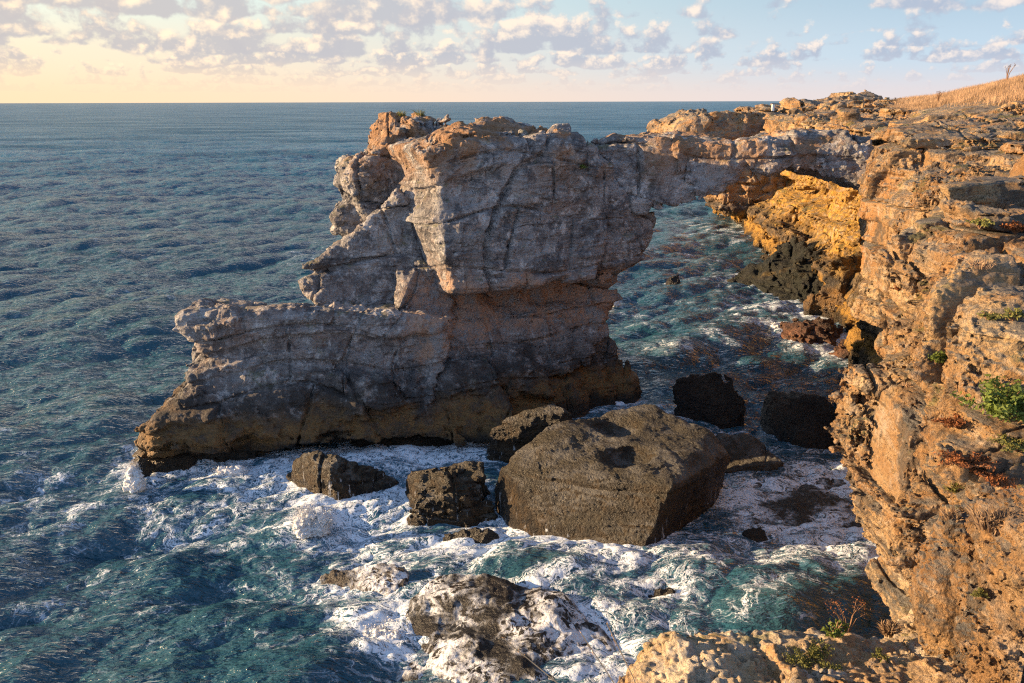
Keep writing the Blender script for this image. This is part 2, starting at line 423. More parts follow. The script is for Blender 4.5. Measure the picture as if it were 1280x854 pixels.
    O['outcrop'] = rock('rock_outcrop', out, dict(PX_CLIFF, seed=41., far=0, lump=.13, f=.8, bed=.04, bed_f=2.5, block=.03, block_f=1.1, crack=.04, crack_f=.8, knob=.018, knob_f=5, knob_o=3, pit=.022, pit_f=15, fine=.005, mask=lambda x, y, z, r: (z > 14 - y * 1.02 - r) & (x < .78 * y + r)), (.2, 5, 2.2, 6.2, 8.0, 12.4), M['outcrop'], None, q=1.0)
    tag(O['outcrop'], 'pitted orange and grey lichen covered rock outcrop at the bottom right corner', 'rock outcrop')

    # ---------------------------------------------------------------- boulders and skerries
    def bld(name, label, tops, P=None, r=.3, mat='wet', group=None, zb=-.9, grow=1.0, q=1.0, extra=None, hollows=None):
        pts = [atZ(x, y, z) for x, y, z in tops]
        c = np.mean([p[:2] for p in pts], axis=0)
        low = [(c[0] + (p[0] - c[0]) * grow, c[1] + (p[1] - c[1]) * grow, zb) for p in pts]
        h = Hull(pts + low, r)
        base = h if not extra else Union([h] + [Hull([atZ(x, y, z) for x, y, z in e] + [(atZ(x, y, z)[0], atZ(x, y, z)[1], zb) for x, y, z in e], r) for e in extra], .15)
        if hollows:
            hs = [atZ(x, y, z) for x, y, z in hollows]
            def carved(x, y, z, b0=base):
                d = b0(x, y, z)
                for (a, b, c) in hs:
                    e = (np.sqrt(((x - a) / 1.0) ** 2 + ((y - b) / .75) ** 2 + ((z - c - .25) / .62) ** 2) - 1) * .6
                    d = smax(d, -e, .15)
                return d
            base = carved
        A = np.array(pts + low); m = .8
        o = rock(name, base, dict(PX_BOULD, **(P or {})), (A[:, 0].min() - m, A[:, 0].max() + m, A[:, 1].min() - m, A[:, 1].max() + m, zb, A[:, 2].max() + 1), M[mat], None, q=q, zmin=zb + .1)
        tag(o, label, 'boulder' if name == 'boulder' else 'rock', group)
        O[label] = o
        BOULD.append(base)
        return o
    G = 'boulders in the water below the arch'
    bld('boulder', 'largest boulder, flat topped and brown, with two hollows in its top', [(787, 716, -.2), (740, 708, -.2), (690, 694, -.1), (645, 662, .1), (619, 630, .2), (830, 684, 0), (907, 606, .3), (622, 590, 1.5), (655, 558, 2.0), (720, 534, 2.3), (761, 509, 2.6), (806, 503, 2.7), (847, 524, 2.5), (885, 542, 2.3), (906, 572, 1.8), (842, 608, 2.1), (780, 602, 2.1), (700, 590, 2.0), (640, 600, 1.5)], dict(seed=3., lump=.15, crack=0, knob=.025, pit=0, block=.02, bed=.1), r=.2, mat='boulder', group=G, grow=.9, hollows=[(768, 532, 2.45), (785, 570, 2.25)])
    bld('boulder', 'dark wedge shaped boulder between the foot of the stack and the largest boulder', [(610, 572, .1), (640, 578, 0), (690, 560, 0), (606, 556, .6), (613, 541, 1.2), (650, 522, 1.8), (690, 509, 2.2), (706, 515, 2.1), (713, 530, 1.6), (700, 545, 1)], dict(seed=6.), mat='boulder', group=G)
    bld('boulder', 'brown pointed boulder washed by foam in front of the stack, leftmost boulder', [(372, 594, .2), (384, 573, .9), (402, 566, 1.2), (418, 568, 1.35), (440, 573, 1.15), (499, 606, -.2), (480, 622, -.3), (432, 636, -.3), (396, 616, .0), (412, 590, 1.15)], dict(seed=8., knob=.06, block=.1), mat='boulder', group=G)
    bld('boulder', 'block shaped orange brown boulder with water running off it beside the largest boulder', [(510, 655, -.1), (535, 662, -.3), (590, 664, -.3), (622, 644, .1), (513, 628, .8), (528, 606, 1.2), (560, 596, 1.45), (597, 594, 1.35), (614, 618, .85), (572, 622, 1.05)], dict(seed=10., lump=.25, knob=.07, block=.12), mat='boulder', group=G, extra=[[(495, 606, .2), (500, 588, .9), (522, 577, 1.1), (560, 570, 1.2), (600, 566, 1.3), (606, 596, 1.3), (520, 608, 1.0)]])
    bld('boulder', 'small low black boulder in the foam just in front of the block shaped boulder', [(552, 668, .25), (580, 656, .5), (612, 660, .45), (622, 668, .2), (600, 684, 0), (565, 681, 0)], dict(seed=12., amp=.5), r=.2, mat='black', group=G)
    bld('boulder', 'round black boulder standing in the channel under the arch behind the largest boulder', [(836, 505, .6), (842, 482, 1.6), (862, 467, 2.1), (890, 463, 2.2), (922, 468, 2.0), (938, 495, 1.1), (934, 515, .3), (900, 528, 0), (852, 522, 0)], dict(seed=14.), r=.5, mat='black', group=G)
    bld('boulder', 'black boulder half hidden by the edge of the right cliff', [(952, 505, .6), (960, 489, 1.4), (1000, 486, 1.7), (1035, 493, 1.6), (1055, 520, .8), (1050, 555, 0), (1010, 562, 0), (960, 530, .2)], dict(seed=16.), r=.5, mat='black', group=G)
    bld('boulder', 'low brown boulder directly right of the largest boulder', [(886, 550, .5), (905, 541, .8), (950, 550, .8), (980, 575, .4), (965, 592, 0), (905, 590, 0)], dict(seed=18., amp=.7), r=.4, mat='boulder', group=G)
    bld('sea_rock', 'tiny black rock alone in the open channel under the arch', [(831, 352, .2), (836, 345, .7), (847, 344, .7), (851, 352, .3), (845, 358, 0), (834, 358, 0)], dict(seed=19., amp=.6), r=.3, mat='black')
    bld('sea_rock', 'low reddish brown rock off the foot of the cliff, edged with foam', [(966, 412, .1), (975, 404, .5), (1000, 400, .9), (1030, 401, .9), (1050, 412, .4), (1040, 430, 0), (990, 430, 0)], dict(seed=22., knob=.15), mat='redrock', r=.35)
    bld('sea_rock', 'low reddish rock at the water edge touching the foot of the cliff', [(1040, 436, .1), (1060, 420, .6), (1110, 410, .8), (1130, 440, .5), (1090, 448, .1)], dict(seed=23., knob=.15), mat='redrock', r=.35)
    bld('sea_rock', 'large green black rock heap at the cliff foot under the bridge', [(922, 352, .1), (930, 340, .8), (955, 322, 2.0), (985, 312, 2.6), (1015, 318, 2.9), (1050, 335, 2.5), (1065, 355, 1.6), (1060, 385, .6), (1010, 384, .1), (970, 368, 0)], dict(seed=25., lump=.6, f=.4, knob=.22, knob_f=1.2, block=.35, block_f=.4, bed=.2), r=.8, mat='algae')
    bld('sea_rock', 'ochre and dark rock ledge at the cliff foot in front of the green black heap', [(1005, 386, .5), (1012, 360, 2.2), (1030, 340, 3.3), (1070, 330, 3.6), (1100, 380, 1.2), (1090, 408, .1), (1040, 400, .1)], dict(seed=26., lump=.5, f=.4, knob=.14, knob_f=1.2, block=.3, bed=.25), r=.6, mat='ochre')
    bld('sea_rock', 'low black rock awash left of the big foaming rock', [(400, 718, .1), (430, 704, .35), (490, 702, .42), (508, 715, .25), (500, 745, 0), (440, 735, 0)], dict(seed=28., amp=.5), r=.25, mat='awash')
    bld('sea_rock', 'big black rock awash at the bottom of the picture with white water pouring over it', [(500, 770, .15), (545, 722, .6), (585, 706, .95), (640, 716, .95), (700, 738, .75), (745, 780, .6), (785, 830, .3), (770, 880, .2), (640, 900, .3), (505, 880, .1), (640, 770, .85), (600, 810, .6), (700, 800, .6)], dict(seed=30., lump=.24, f=.6, knob=.03, knob_o=2, pit=0, fine=.006, amp=.9, block=0, crack=0), r=.5, mat='awash')
    bld('sea_rock', 'small black rock beside the bright foam burst right of the big foaming rock', [(811, 752, .35), (820, 739, .65), (838, 738, .65), (848, 756, .35), (838, 770, .0), (818, 764, 0)], dict(seed=31., amp=.6), r=.25, mat='black')
    bld('sea_rock', 'small reddish wet rock in the swirl between the largest boulder and the right cliff', [(916, 680, .05), (928, 664, .35), (950, 664, .4), (960, 682, .1), (938, 694, 0)], dict(seed=32., amp=.6), r=.2, mat='black')
    bld('sea_rock', 'flat dark slab just under the water at the foot of the right cliff', [(880, 620, .0), (960, 588, .12), (1060, 600, .14), (1110, 660, .12), (1090, 730, .05), (1000, 700, .08), (930, 650, .05)], dict(seed=34., amp=.55), r=.3, mat='awash', q=1.4)
    bld('sea_rock', 'small rock spur in the surf at the left tip of the stack', [(163, 590, .2), (168, 565, .9), (186, 566, .9), (188, 588, .2)], dict(seed=35., amp=.5), r=.3, mat='boulder')
    bld('sea_rock', 'rounded rock knob with a warm left side perched on top of the stack', [(680, 172, 12.1), (683, 162, 12.6), (698, 153, 12.95), (711, 153, 12.95), (713, 168, 12.4), (700, 176, 12.0)], dict(seed=36., amp=.5), r=.25, mat='stack', zb=11.4) if False else None
    c = atY(697, 164, 37.6)
    h = Hull([(c[0] + a, c[1] + b, c[2] + d) for a, b, d in [(-.75, -.3, -.5), (.6, -.4, -.5), (-.6, .5, -.5), (.6, .6, -.5), (-.55, -.3, .0), (-.1, -.3, .35), (.55, -.3, .38), (.6, .4, .3), (-.1, .5, .35)]], .2)
    o = rock('perched_rock', h, dict(PX_BOULD, seed=36., amp=.6), (c[0] - 2, c[0] + 2, 35, 41, c[2] - 1.2, c[2] + 1.5), M['stack'], None)
    tag(o, 'small angular rock with a sunlit left side perched on top of the stack', 'rock')
    O['perched'] = o
    return O
BOULD = []
STACKBASE = None

# ================================================================== MATERIALS
class NG:
    def __init__(s, nt): s.nt = nt; s.N = nt.nodes; s.L = nt.links
    def set(s, sock, v):
        if isinstance(v, bpy.types.NodeSocket): s.L.new(v, sock)
        elif v is not None:
            if sock.type == 'RGBA' and not hasattr(v, '__len__'): v = (v, v, v, 1)
            if sock.type == 'RGBA' and len(v) == 3: v = (*v, 1)
            sock.default_value = v
    def node(s, t, **kw):
        n = s.N.new(t)
        for k, v in kw.items(): setattr(n, k, v)
        return n
    def math(s, op, a, b=None, c=None, clamp=False):
        n = s.node('ShaderNodeMath', operation=op, use_clamp=clamp)
        s.set(n.inputs[0], a); s.set(n.inputs[1], b); s.set(n.inputs[2], c)
        return n.outputs[0]
    def vmul(s, v, sc):
        n = s.node('ShaderNodeVectorMath', operation='MULTIPLY'); s.set(n.inputs[0], v); s.set(n.inputs[1], sc); return n.outputs[0]
    def vadd(s, v, w):
        n = s.node('ShaderNodeVectorMath', operation='ADD'); s.set(n.inputs[0], v); s.set(n.inputs[1], w); return n.outputs[0]
    def noise(s, v, scale, detail=4, rough=.5, dist=0, out='Fac', lac=2.0):
        n = s.node('ShaderNodeTexNoise'); s.set(n.inputs['Vector'], v); s.set(n.inputs['Scale'], scale)
        n.inputs['Detail'].default_value = detail; n.inputs['Roughness'].default_value = rough; n.inputs['Distortion'].default_value = dist; n.inputs['Lacunarity'].default_value = lac
        return n.outputs[out]
    def voro(s, v, scale, feature='F1', out='Distance', rnd=1.0):
        n = s.node('ShaderNodeTexVoronoi', feature=feature); s.set(n.inputs['Vector'], v); n.inputs['Scale'].default_value = scale; n.inputs['Randomness'].default_value = rnd
        return n.outputs[out]
    def step(s, x, a, b, lo=0., hi=1.):
        n = s.node('ShaderNodeMapRange', interpolation_type='SMOOTHSTEP')
        s.set(n.inputs[0], x); s.set(n.inputs[1], a); s.set(n.inputs[2], b); s.set(n.inputs[3], lo); s.set(n.inputs[4], hi)
        return n.outputs[0]
    def mix(s, f, a, b, mode='MIX'):
        n = s.node('ShaderNodeMix', data_type='RGBA', blend_type=mode); s.set(n.inputs[0], f); s.set(n.inputs[6], a); s.set(n.inputs[7], b); return n.outputs[2]
    def ramp(s, f, stops):
        n = s.node('ShaderNodeValToRGB'); e = n.color_ramp.elements
        while len(e) < len(stops): e.new(.5)
        for el, (p, c) in zip(e, stops): el.position = p; el.color = (*c, 1)
        s.set(n.inputs[0], f); return n.outputs[0]
    def sep(s, v):
        n = s.node('ShaderNodeSeparateXYZ'); s.set(n.inputs[0], v); return n.outputs
    def comb(s, x, y, z):
        n = s.node('ShaderNodeCombineXYZ'); s.set(n.inputs[0], x); s.set(n.inputs[1], y); s.set(n.inputs[2], z); return n.outputs[0]
    def bump(s, h, strength, dist, normal=None):
        n = s.node('ShaderNodeBump'); s.set(n.inputs['Height'], h); n.inputs['Strength'].default_value = strength; n.inputs['Distance'].default_value = dist; s.set(n.inputs['Normal'], normal); return n.outputs[0]

def new_mat(name):
    m = bpy.data.materials.new(name); m.use_nodes = True
    g = NG(m.node_tree); b = m.node_tree.nodes['Principled BSDF']
    return m, g, b

def rock_mat(name, tones, band=.35, patina=(.10, .10, .10), patina_amt=.5, pale=(.55, .52, .47), pale_amt=.35,
             rust=(.42, .20, .08), rust_amt=.35, tide=True, ochre=(.20, .11, .035), sc=1.0, wet_all=0, bump=1.0, algae=None, moss=0, rivulet=False, top_grey=None, zband=None, cave=None, lines=.75, washed=False):
    m, g, b = new_mat(name)
    pos = g.node('ShaderNodeNewGeometry').outputs['Position']
    nrm = g.node('ShaderNodeNewGeometry').outputs['Normal']
    X, Y, Z = g.sep(pos); nz = g.sep(nrm)[2]
    p = g.vmul(pos, (sc, sc, sc))
    warp = g.noise(p, .35, 3, .5, out='Color')
    pw = g.vadd(p, g.vmul(warp, (1.2, 1.2, 1.2)))
    hz = g.math('ADD', Z, g.math('MULTIPLY_ADD', g.noise(pw, .5, 4, .6), 3.2, -1.6))
    n1 = g.noise(pw, .45, 6, .62)
    col = g.ramp(n1, [(.30, tones[0]), (.48, tones[1]), (.60, tones[2]), (.74, tones[3])])
    # bedding tint
    bd = g.noise(g.vmul(pw, (.35, .35, 5.5)), 1.0, 5, .65)
    col = g.mix(g.step(bd, .44, .64, 0, band), col, g.mix(.5, tones[0], rust))
    bd2 = g.noise(g.vmul(pw, (.5, .5, 9.)), 1.3, 4, .6)
    col = g.mix(g.step(bd2, .52, .66, 0, band * .9), col, pale)
    bd3 = g.noise(g.vmul(pw, (.22, .22, 11.)), 1.0, 3, .55)
    dl = g.math('MULTIPLY', g.step(bd3, .57, .64), g.step(g.noise(g.vadd(pw, (9, 9, 9)), .6, 3, .5), .42, .6))
    col = g.mix(g.math('MULTIPLY', dl, lines), col, tuple(c * .3 for c in tones[0]))
    # rust stains
    r = g.noise(g.vadd(pw, (31, 7, 3)), .33, 6, .68)
    col = g.mix(g.step(r, .54, .66, 0, rust_amt), col, rust)
    # pale crust and dark lichen in flecks of many sizes
    q = g.noise(g.vadd(pw, (5, 51, 9)), 1.7, 9, .72)
    col = g.mix(g.step(q, .52, .64, 0, pale_amt), col, pale)
    q2 = g.noise(g.vadd(pw, (15, 1, 29)), .9, 10, .75)
    pt = g.step(q2, .50, .58, 0, patina_amt)
    col = g.mix(pt, col, patina)
    q3 = g.noise(g.vadd(p, (1, 71, 29)), 7., 6, .7)
    col = g.mix(g.step(q3, .55, .66, 0, .5), col, patina)
    col = g.mix(g.step(q3, .44, .34, 0, .35), col, pale)
    q4 = g.noise(g.vadd(p, (9, 7, 2)), 26., 4, .7)
    col = g.mix(g.step(q4, .54, .64, 0, .55), col, (.06, .055, .05))
    # narrow dark joints
    if top_grey:
        tg = g.math('MULTIPLY', g.step(nz, .45, .85), g.step(g.noise(pw, 1.1, 6, .7), .40, .56))
        col = g.mix(g.math('MULTIPLY', tg, top_grey[1]), col, top_grey[0])
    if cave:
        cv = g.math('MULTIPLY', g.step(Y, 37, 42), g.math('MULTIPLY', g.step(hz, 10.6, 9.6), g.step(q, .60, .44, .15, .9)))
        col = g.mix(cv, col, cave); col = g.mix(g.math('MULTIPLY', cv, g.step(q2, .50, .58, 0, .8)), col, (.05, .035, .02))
    if moss:
        mo = g.math('MULTIPLY', g.step(nz, .15, .7), g.step(g.noise(g.vadd(p, (3, 3, 90)), .9, 6, .7), .54, .64, 0, moss))
        col = g.mix(mo, col, (.13, .13, .03))
    rough = g.step(q3, .3, .7, .78, .98)
    if zband:
        zb = g.math('MULTIPLY', g.step(hz, zband[0], zband[0] + .8), g.step(hz, zband[1] + .8, zband[1], 0, zband[3]))
        zb = g.math('MULTIPLY', zb, g.step(X, -5.2, -3.6, .12, 1.))
        col = g.mix(zb, col, g.mix(g.step(q, .42, .6), zband[2], tones[1]))
    if tide:
        col = g.mix(g.math('MULTIPLY', g.step(hz, 4.0, 2.4), g.step(q, .64, .48, .45, .94)), col, (.045, .040, .036))
        ob = g.math('MULTIPLY', g.step(hz, 2.5, 1.5), g.step(q, .36, .56, .25, .95))
        col = g.mix(ob, col, ochre)
        lo = g.step(hz, 1.1, .3, 0, .93)
        col = g.mix(lo, col, (.022, .019, .014))
        wet = g.step(hz, 2.2, .6)
        rough = g.mix(wet, rough, .42)
    if algae:
        col = g.mix(g.step(g.noise(pw, .8, 5, .65), .42, .60, .0, .9), col, algae)
    if zband:
        hi = g.math('MULTIPLY', g.step(Z, 9.8, 12.6), g.step(r, .46, .56))
        col = g.mix(g.math('MULTIPLY', hi, .7), col, (.34, .17, .06))
    if wet_all: rough = g.math('MULTIPLY', rough, 1 - wet_all)
    if rivulet:
        dk = g.math('MULTIPLY', g.step(hz, 3.0, 1.8), g.step(nz, .8, .5))
        col = g.mix(g.math('MULTIPLY', dk, .95), col, g.mix(g.step(q, .42, .6), (.012, .009, .006), (.050, .031, .013)))
        rv = g.noise(g.vmul(pos, (6.0, 6.0, .35)), 1.0, 3, .6)
        side = g.math('MULTIPLY', g.step(nz, .55, .15), g.step(Z, 1.15, .45))
        k = g.math('MULTIPLY', g.step(rv, .60, .68), side)
        col = g.mix(g.math('MULTIPLY', k, .8), col, (.62, .66, .70))
    if washed:
        wv = g.vadd(pos, g.vmul(g.noise(pos, 1.1, 3, .55, out='Color'), (1.1, 1.1, .6)))
        f1 = g.math('SUBTRACT', 1.0, g.math('ABSOLUTE', g.math('MULTIPLY_ADD', g.noise(wv, 1.3, 5, .58), 2., -1.)))
        f2 = g.math('SUBTRACT', 1.0, g.math('ABSOLUTE', g.math('MULTIPLY_ADD', g.noise(g.vadd(wv, (5, 3, 1)), 3.0, 4, .58), 2., -1.)))
        big = g.noise(g.vadd(pos, (3, 8, 0)), .55, 4, .6)
        fm = g.math('MAXIMUM', g.math('MULTIPLY', g.step(f1, .86, .98), g.step(big, .42, .60)), g.math('MULTIPLY', g.step(f2, .88, .99), g.step(big, .46, .62)))
        fm = g.math('MAXIMUM', fm, g.math('MULTIPLY', g.step(big, .61, .70), g.step(g.noise(wv, 2., 4, .55), .38, .52)))
        fm = g.math('MULTIPLY', fm, g.step(Z, 1.15, .7, .25, 1.))
        col = g.mix(fm, col, (.74, .77, .80)); rough = g.mix(fm, .42, .8)
    g.set(b.inputs['Base Color'], col); g.set(b.inputs['Roughness'], rough)
    b.inputs['Specular IOR Level'].default_value = .35
    h1 = g.noise(p, 3.2, 10, .70)
    h2 = g.noise(g.vmul(p, (1, 1, 2.6)), 8, 6, .65)
    h4 = g.noise(p, 17, 5, .7)
    h3 = g.voro(g.vadd(p, g.vmul(warp, (.4, .4, .4))), 6.5)
    h = g.math('ADD', h1, g.math('MULTIPLY', h2, .35)); h = g.math('ADD', h, g.math('MULTIPLY', g.step(h3, .0, .45), .22))
    hb = g.noise(g.vmul(pw, (.7, .7, 7.)), 1.2, 5, .62)
    h = g.math('ADD', h, g.math('MULTIPLY', h4, .30))
    h = g.math('ADD', h, g.math('MULTIPLY', hb, .35))
    g.set(b.inputs['Normal'], g.bump(h, .95, .24 * bump / sc))
    return m

def simple_mat(name, colour, rough=.8, var=.3, sc=3., trans=0, spec=.3):
    m, g, b = new_mat(name)
    pos = g.node('ShaderNodeNewGeometry').outputs['Position']
    n = g.noise(pos, sc, 4, .6)
    c = g.mix(g.step(n, .3, .7), tuple(v * (1 - var) for v in colour), tuple(min(1, v * (1 + var)) for v in colour))
    g.set(b.inputs['Base Color'], c); b.inputs['Roughness'].default_value = rough
    b.inputs['Specular IOR Level'].default_value = spec
    if trans:
        t = g.node('ShaderNodeBsdfTranslucent'); g.set(t.inputs[0], c)
        mx = g.node('ShaderNodeMixShader'); mx.inputs[0].default_value = trans
        g.L.new(b.outputs[0], mx.inputs[1]); g.L.new(t.outputs[0], mx.inputs[2])
        g.L.new(mx.outputs[0], m.node_tree.nodes['Material Output'].inputs[0])
    return m

def water_mat():
    m, g, b = new_mat('sea_water')
    pos = g.node('ShaderNodeNewGeometry').outputs['Position']
    X, Y, Z = g.sep(pos)
    at = g.node('ShaderNodeAttribute', attribute_name='foam').outputs['Fac']
    rest = g.node('ShaderNodeAttribute', attribute_name='rest').outputs['Vector']
    cr = g.node('ShaderNodeAttribute', attribute_name='crest').outputs['Fac']
    sh = g.node('ShaderNodeAttribute', attribute_name='shoal').outputs['Fac']
    wv = g.noise(rest, .45, 3, .55, out='Color'); wv2 = g.noise(rest, 1.6, 3, .6, out='Color')
    pw = g.vadd(g.vadd(g.vmul(rest, (.72, 1.15, 1)), g.vmul(wv, (3.2, 3.2, 0))), g.vmul(wv2, (.9, .9, 0)))
    def ridge(v, sc, det, ro):
        n = g.noise(v, sc, det, ro)
        return g.math('SUBTRACT', 1.0, g.math('ABSOLUTE', g.math('MULTIPLY_ADD', n, 2., -1.)), clamp=True)
    r1 = ridge(pw, 1.7, 6, .62)             # thin bright filaments
    r2 = ridge(g.vadd(pw, (9, 4, 0)), 4.2, 5, .64)
    v = g.voro(g.vadd(pw, g.vmul(wv2, (.8, .8, 0))), 3.6, 'DISTANCE_TO_EDGE')
    lace = g.step(v, .16, .0)
    nb = g.noise(g.vadd(pw, (71, 3, 0)), 1.0, 6, .62)
    f1 = g.step(r1, .86, .995); f2 = g.step(r2, .86, .99)
    pat = g.math('MAXIMUM', g.math('MULTIPLY', f1, .95), g.math('MULTIPLY', f2, .75))
    pat = g.math('MAXIMUM', pat, g.math('MULTIPLY', lace, .80))
    pat = g.math('ADD', g.math('MULTIPLY', pat, .62), g.math('MULTIPLY', g.step(nb, .28, .72), .50))
    fo = g.math('ADD', pat, at)
    foam = g.step(fo, .97, 1.24)
    thin = g.step(fo, .84, 1.2, 0, .40)
    fine = g.noise(rest, 7., 4, .6)
    foam = g.math('MULTIPLY', foam, g.step(fine, .28, .5, .62, 1.0))
    cat = g.noise(g.vmul(rest, (.30, 1.0, 1.0)), .03, 12, .74)
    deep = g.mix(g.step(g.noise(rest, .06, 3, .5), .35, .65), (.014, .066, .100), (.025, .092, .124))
    deep = g.mix(g.step(Y, 50, 260), deep, (.018, .145, .25))  # far water bluer: reflected sky put into the base colour
    deep = g.mix(g.math('MULTIPLY', g.step(cat, .40, .60), g.step(Y, 40, 200, .1, .75)), deep, (.007, .078, .15))  # dark streaks in the colour imitate uneven reflection off far waves
    deep = g.mix(g.math('MULTIPLY', cr, .75), deep, (.030, .080, .092))  # crest tint imitates light shining through thin water
    milky = g.mix(g.math('MULTIPLY', g.step(at, .10, .6), .8), deep, (.055, .14, .20))
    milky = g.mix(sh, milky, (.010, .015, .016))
    col = g.mix(thin, milky, (.30, .42, .52))
    # ripples finer than the mesh
    d1 = g.noise(g.vmul(pos, (.6, 1.7, 1)), 2.2, 4, .52)
    d1 = g.math('SUBTRACT', 1.0, g.math('ABSOLUTE', g.math('MULTIPLY_ADD', d1, 2., -1.)))
    d2 = g.noise(g.vmul(pos, (.34, 1.25, 1)), .5, 7, .60)
    hh = g.math('ADD', g.math('MULTIPLY', d1, g.step(Y, 200, 30, .5, 1.)), g.math('MULTIPLY', d2, g.step(Y, 40, 200, .5, 6.)))
    wn = g.bump(hh, 1.0, .18)
    fn = g.bump(g.math('ADD', g.math('MULTIPLY', foam, .5), g.math('MULTIPLY', fine, .45)), .8, .07)
    body = g.node('ShaderNodeBsdfDiffuse'); g.set(body.inputs['Color'], col); g.set(body.inputs['Normal'], wn)
    gl = g.node('ShaderNodeBsdfGlossy'); gl.inputs['Color'].default_value = (1, 1, 1, 1); g.set(gl.inputs['Roughness'], g.step(Y, 40, 1500, .10, .18)); g.set(gl.inputs['Normal'], wn)
    fr = g.node('ShaderNodeFresnel'); fr.inputs['IOR'].default_value = 1.42; g.set(fr.inputs['Normal'], wn)
    # a rough sea never mirrors fully at a grazing angle: its wave slopes keep facing the viewer
    fac = g.math('MULTIPLY', g.math('MINIMUM', fr.outputs[0], g.step(Y, 30, 500, .95, .45)), g.step(cat, .36, .64, 1.0, g.step(Y, 60, 250, 1.0, .45)))
    mx = g.node('ShaderNodeMixShader'); g.set(mx.inputs[0], fac); g.L.new(body.outputs[0], mx.inputs[1]); g.L.new(gl.outputs[0], mx.inputs[2])
    fb = g.node('ShaderNodeBsdfDiffuse'); fb.inputs['Color'].default_value = (.72, .79, .85, 1); g.set(fb.inputs['Normal'], fn)
    m2 = g.node('ShaderNodeMixShader'); g.set(m2.inputs[0], foam); g.L.new(mx.outputs[0], m2.inputs[1]); g.L.new(fb.outputs[0], m2.inputs[2])
    g.L.new(m2.outputs[0], m.node_tree.nodes['Material Output'].inputs[0]); m.node_tree.nodes.remove(b)
    return m

def build_mats():
    M = {}
    grey = [(.13, .127, .127), (.24, .235, .235), (.36, .35, .345), (.50, .485, .47)]
    M['stack'] = rock_mat('grey_limestone', grey, rust=(.30, .16, .09), rust_amt=.32, patina=(.06, .06, .066), patina_amt=.7, pale=(.66, .63, .60), pale_amt=.75, moss=.5,
                          zband=(3.4, 6.4, (.46, .28, .18), .8))
    warm = [(.22, .115, .045), (.38, .225, .10), (.48, .33, .17), (.58, .46, .29)]
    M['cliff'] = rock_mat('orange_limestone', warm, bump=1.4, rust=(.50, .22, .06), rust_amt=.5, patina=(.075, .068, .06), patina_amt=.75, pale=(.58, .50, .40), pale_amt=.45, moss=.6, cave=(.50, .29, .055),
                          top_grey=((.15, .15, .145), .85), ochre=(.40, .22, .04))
    M['headland'] = rock_mat('far_limestone', warm, rust=(.50, .22, .06), rust_amt=.4, patina=(.13, .13, .12), patina_amt=.6, pale=(.5, .46, .4), pale_amt=.3, sc=.5, top_grey=((.2, .2, .18), .7), ochre=(.40, .22, .04))
    M['outcrop'] = rock_mat('lichen_limestone', [(.40, .24, .11), (.54, .40, .24), (.60, .50, .36), (.66, .60, .50)], rust=(.48, .22, .05), rust_amt=.75, patina=(.10, .095, .09), patina_amt=.5, pale=(.50, .49, .46), pale_amt=.7, tide=False, sc=2.6, moss=.6, band=.1)
    M['boulder'] = rock_mat('brown_wet_limestone', [(.02, .017, .012), (.038, .031, .022), (.065, .056, .042), (.13, .12, .10)], rust=(.17, .085, .025), patina=(.02, .019, .017), patina_amt=.5, pale=(.26, .25, .22), pale_amt=.4, band=.1, tide=False, wet_all=.5, rivulet=True, top_grey=((.13, .124, .11), .75), algae=(.04, .032, .018), zband=None)
    M['black'] = rock_mat('black_wet_rock', [(.009, .009, .009), (.017, .015, .013), (.028, .024, .018), (.05, .042, .03)], rust_amt=.15, rust=(.08, .035, .015), patina=(.008, .008, .008), pale=(.07, .065, .055), pale_amt=.25, band=.1, tide=False, wet_all=.6, bump=1.2)
    M['awash'] = rock_mat('black_rock_under_running_foam', [(.004, .005, .005), (.007, .007, .008), (.012, .011, .010), (.025, .02, .015)], rust_amt=.2, rust=(.12, .055, .02), patina=(.005, .006, .007), pale=(.07, .065, .055), pale_amt=.25, band=.1, tide=False, bump=.5, washed=True)
    M['redrock'] = rock_mat('red_brown_rock', [(.05, .022, .014), (.10, .045, .025), (.16, .07, .035), (.20, .10, .05)], rust=(.22, .08, .03), patina=(.01, .01, .01), pale=(.2, .15, .1), pale_amt=.2, band=.1, tide=False, wet_all=.45)
    M['algae'] = rock_mat('green_black_rock', [(.003, .0035, .003), (.005, .005, .0035), (.01, .009, .005), (.05, .035, .01)], rust_amt=.7, rust=(.14, .09, .02), patina=(.01, .012, .008), pale=(.06, .07, .04), pale_amt=.3, band=.1, tide=False, wet_all=.3, algae=(.007, .009, .004))  # algae-dark rock, tones lowered further to imitate the shadow on it
    M['ochre'] = rock_mat('ochre_rock', [(.04, .028, .012), (.14, .08, .02), (.26, .15, .03), (.36, .22, .06)], rust=(.34, .19, .03), patina=(.015, .014, .01), patina_amt=.8, pale=(.3, .24, .12), pale_amt=.2, band=.1, tide=True, wet_all=.3)
    M['water'] = water_mat()
    M['spray'] = simple_mat('white_spray', (.80, .81, .82), .9, .05, 4., trans=.3)
    M['dry'] = simple_mat('dry_grass_blades', (.40, .27, .165), .9, .5, .9, trans=.25)
    M['straw'] = simple_mat('straw', (.45, .28, .14), .8, .2)
    M['leaf'] = simple_mat('green_leaf', (.12, .16, .03), .6, .4, 9., trans=.35)
    M['olive'] = simple_mat('olive_leaf', (.15, .15, .04), .7, .4, 9., trans=.25)
    M['redleaf'] = simple_mat('red_brown_leaf', (.21, .08, .03), .8, .45, 7., trans=.25)
    M['twig'] = simple_mat('brown_twig', (.16, .09, .05), .85, .3)
    M['white'] = simple_mat('white_paint', (.8, .8, .78), .6, .05)
    M['darkwood'] = simple_mat('dark_board', (.12, .08, .08), .7, .2)
    return M

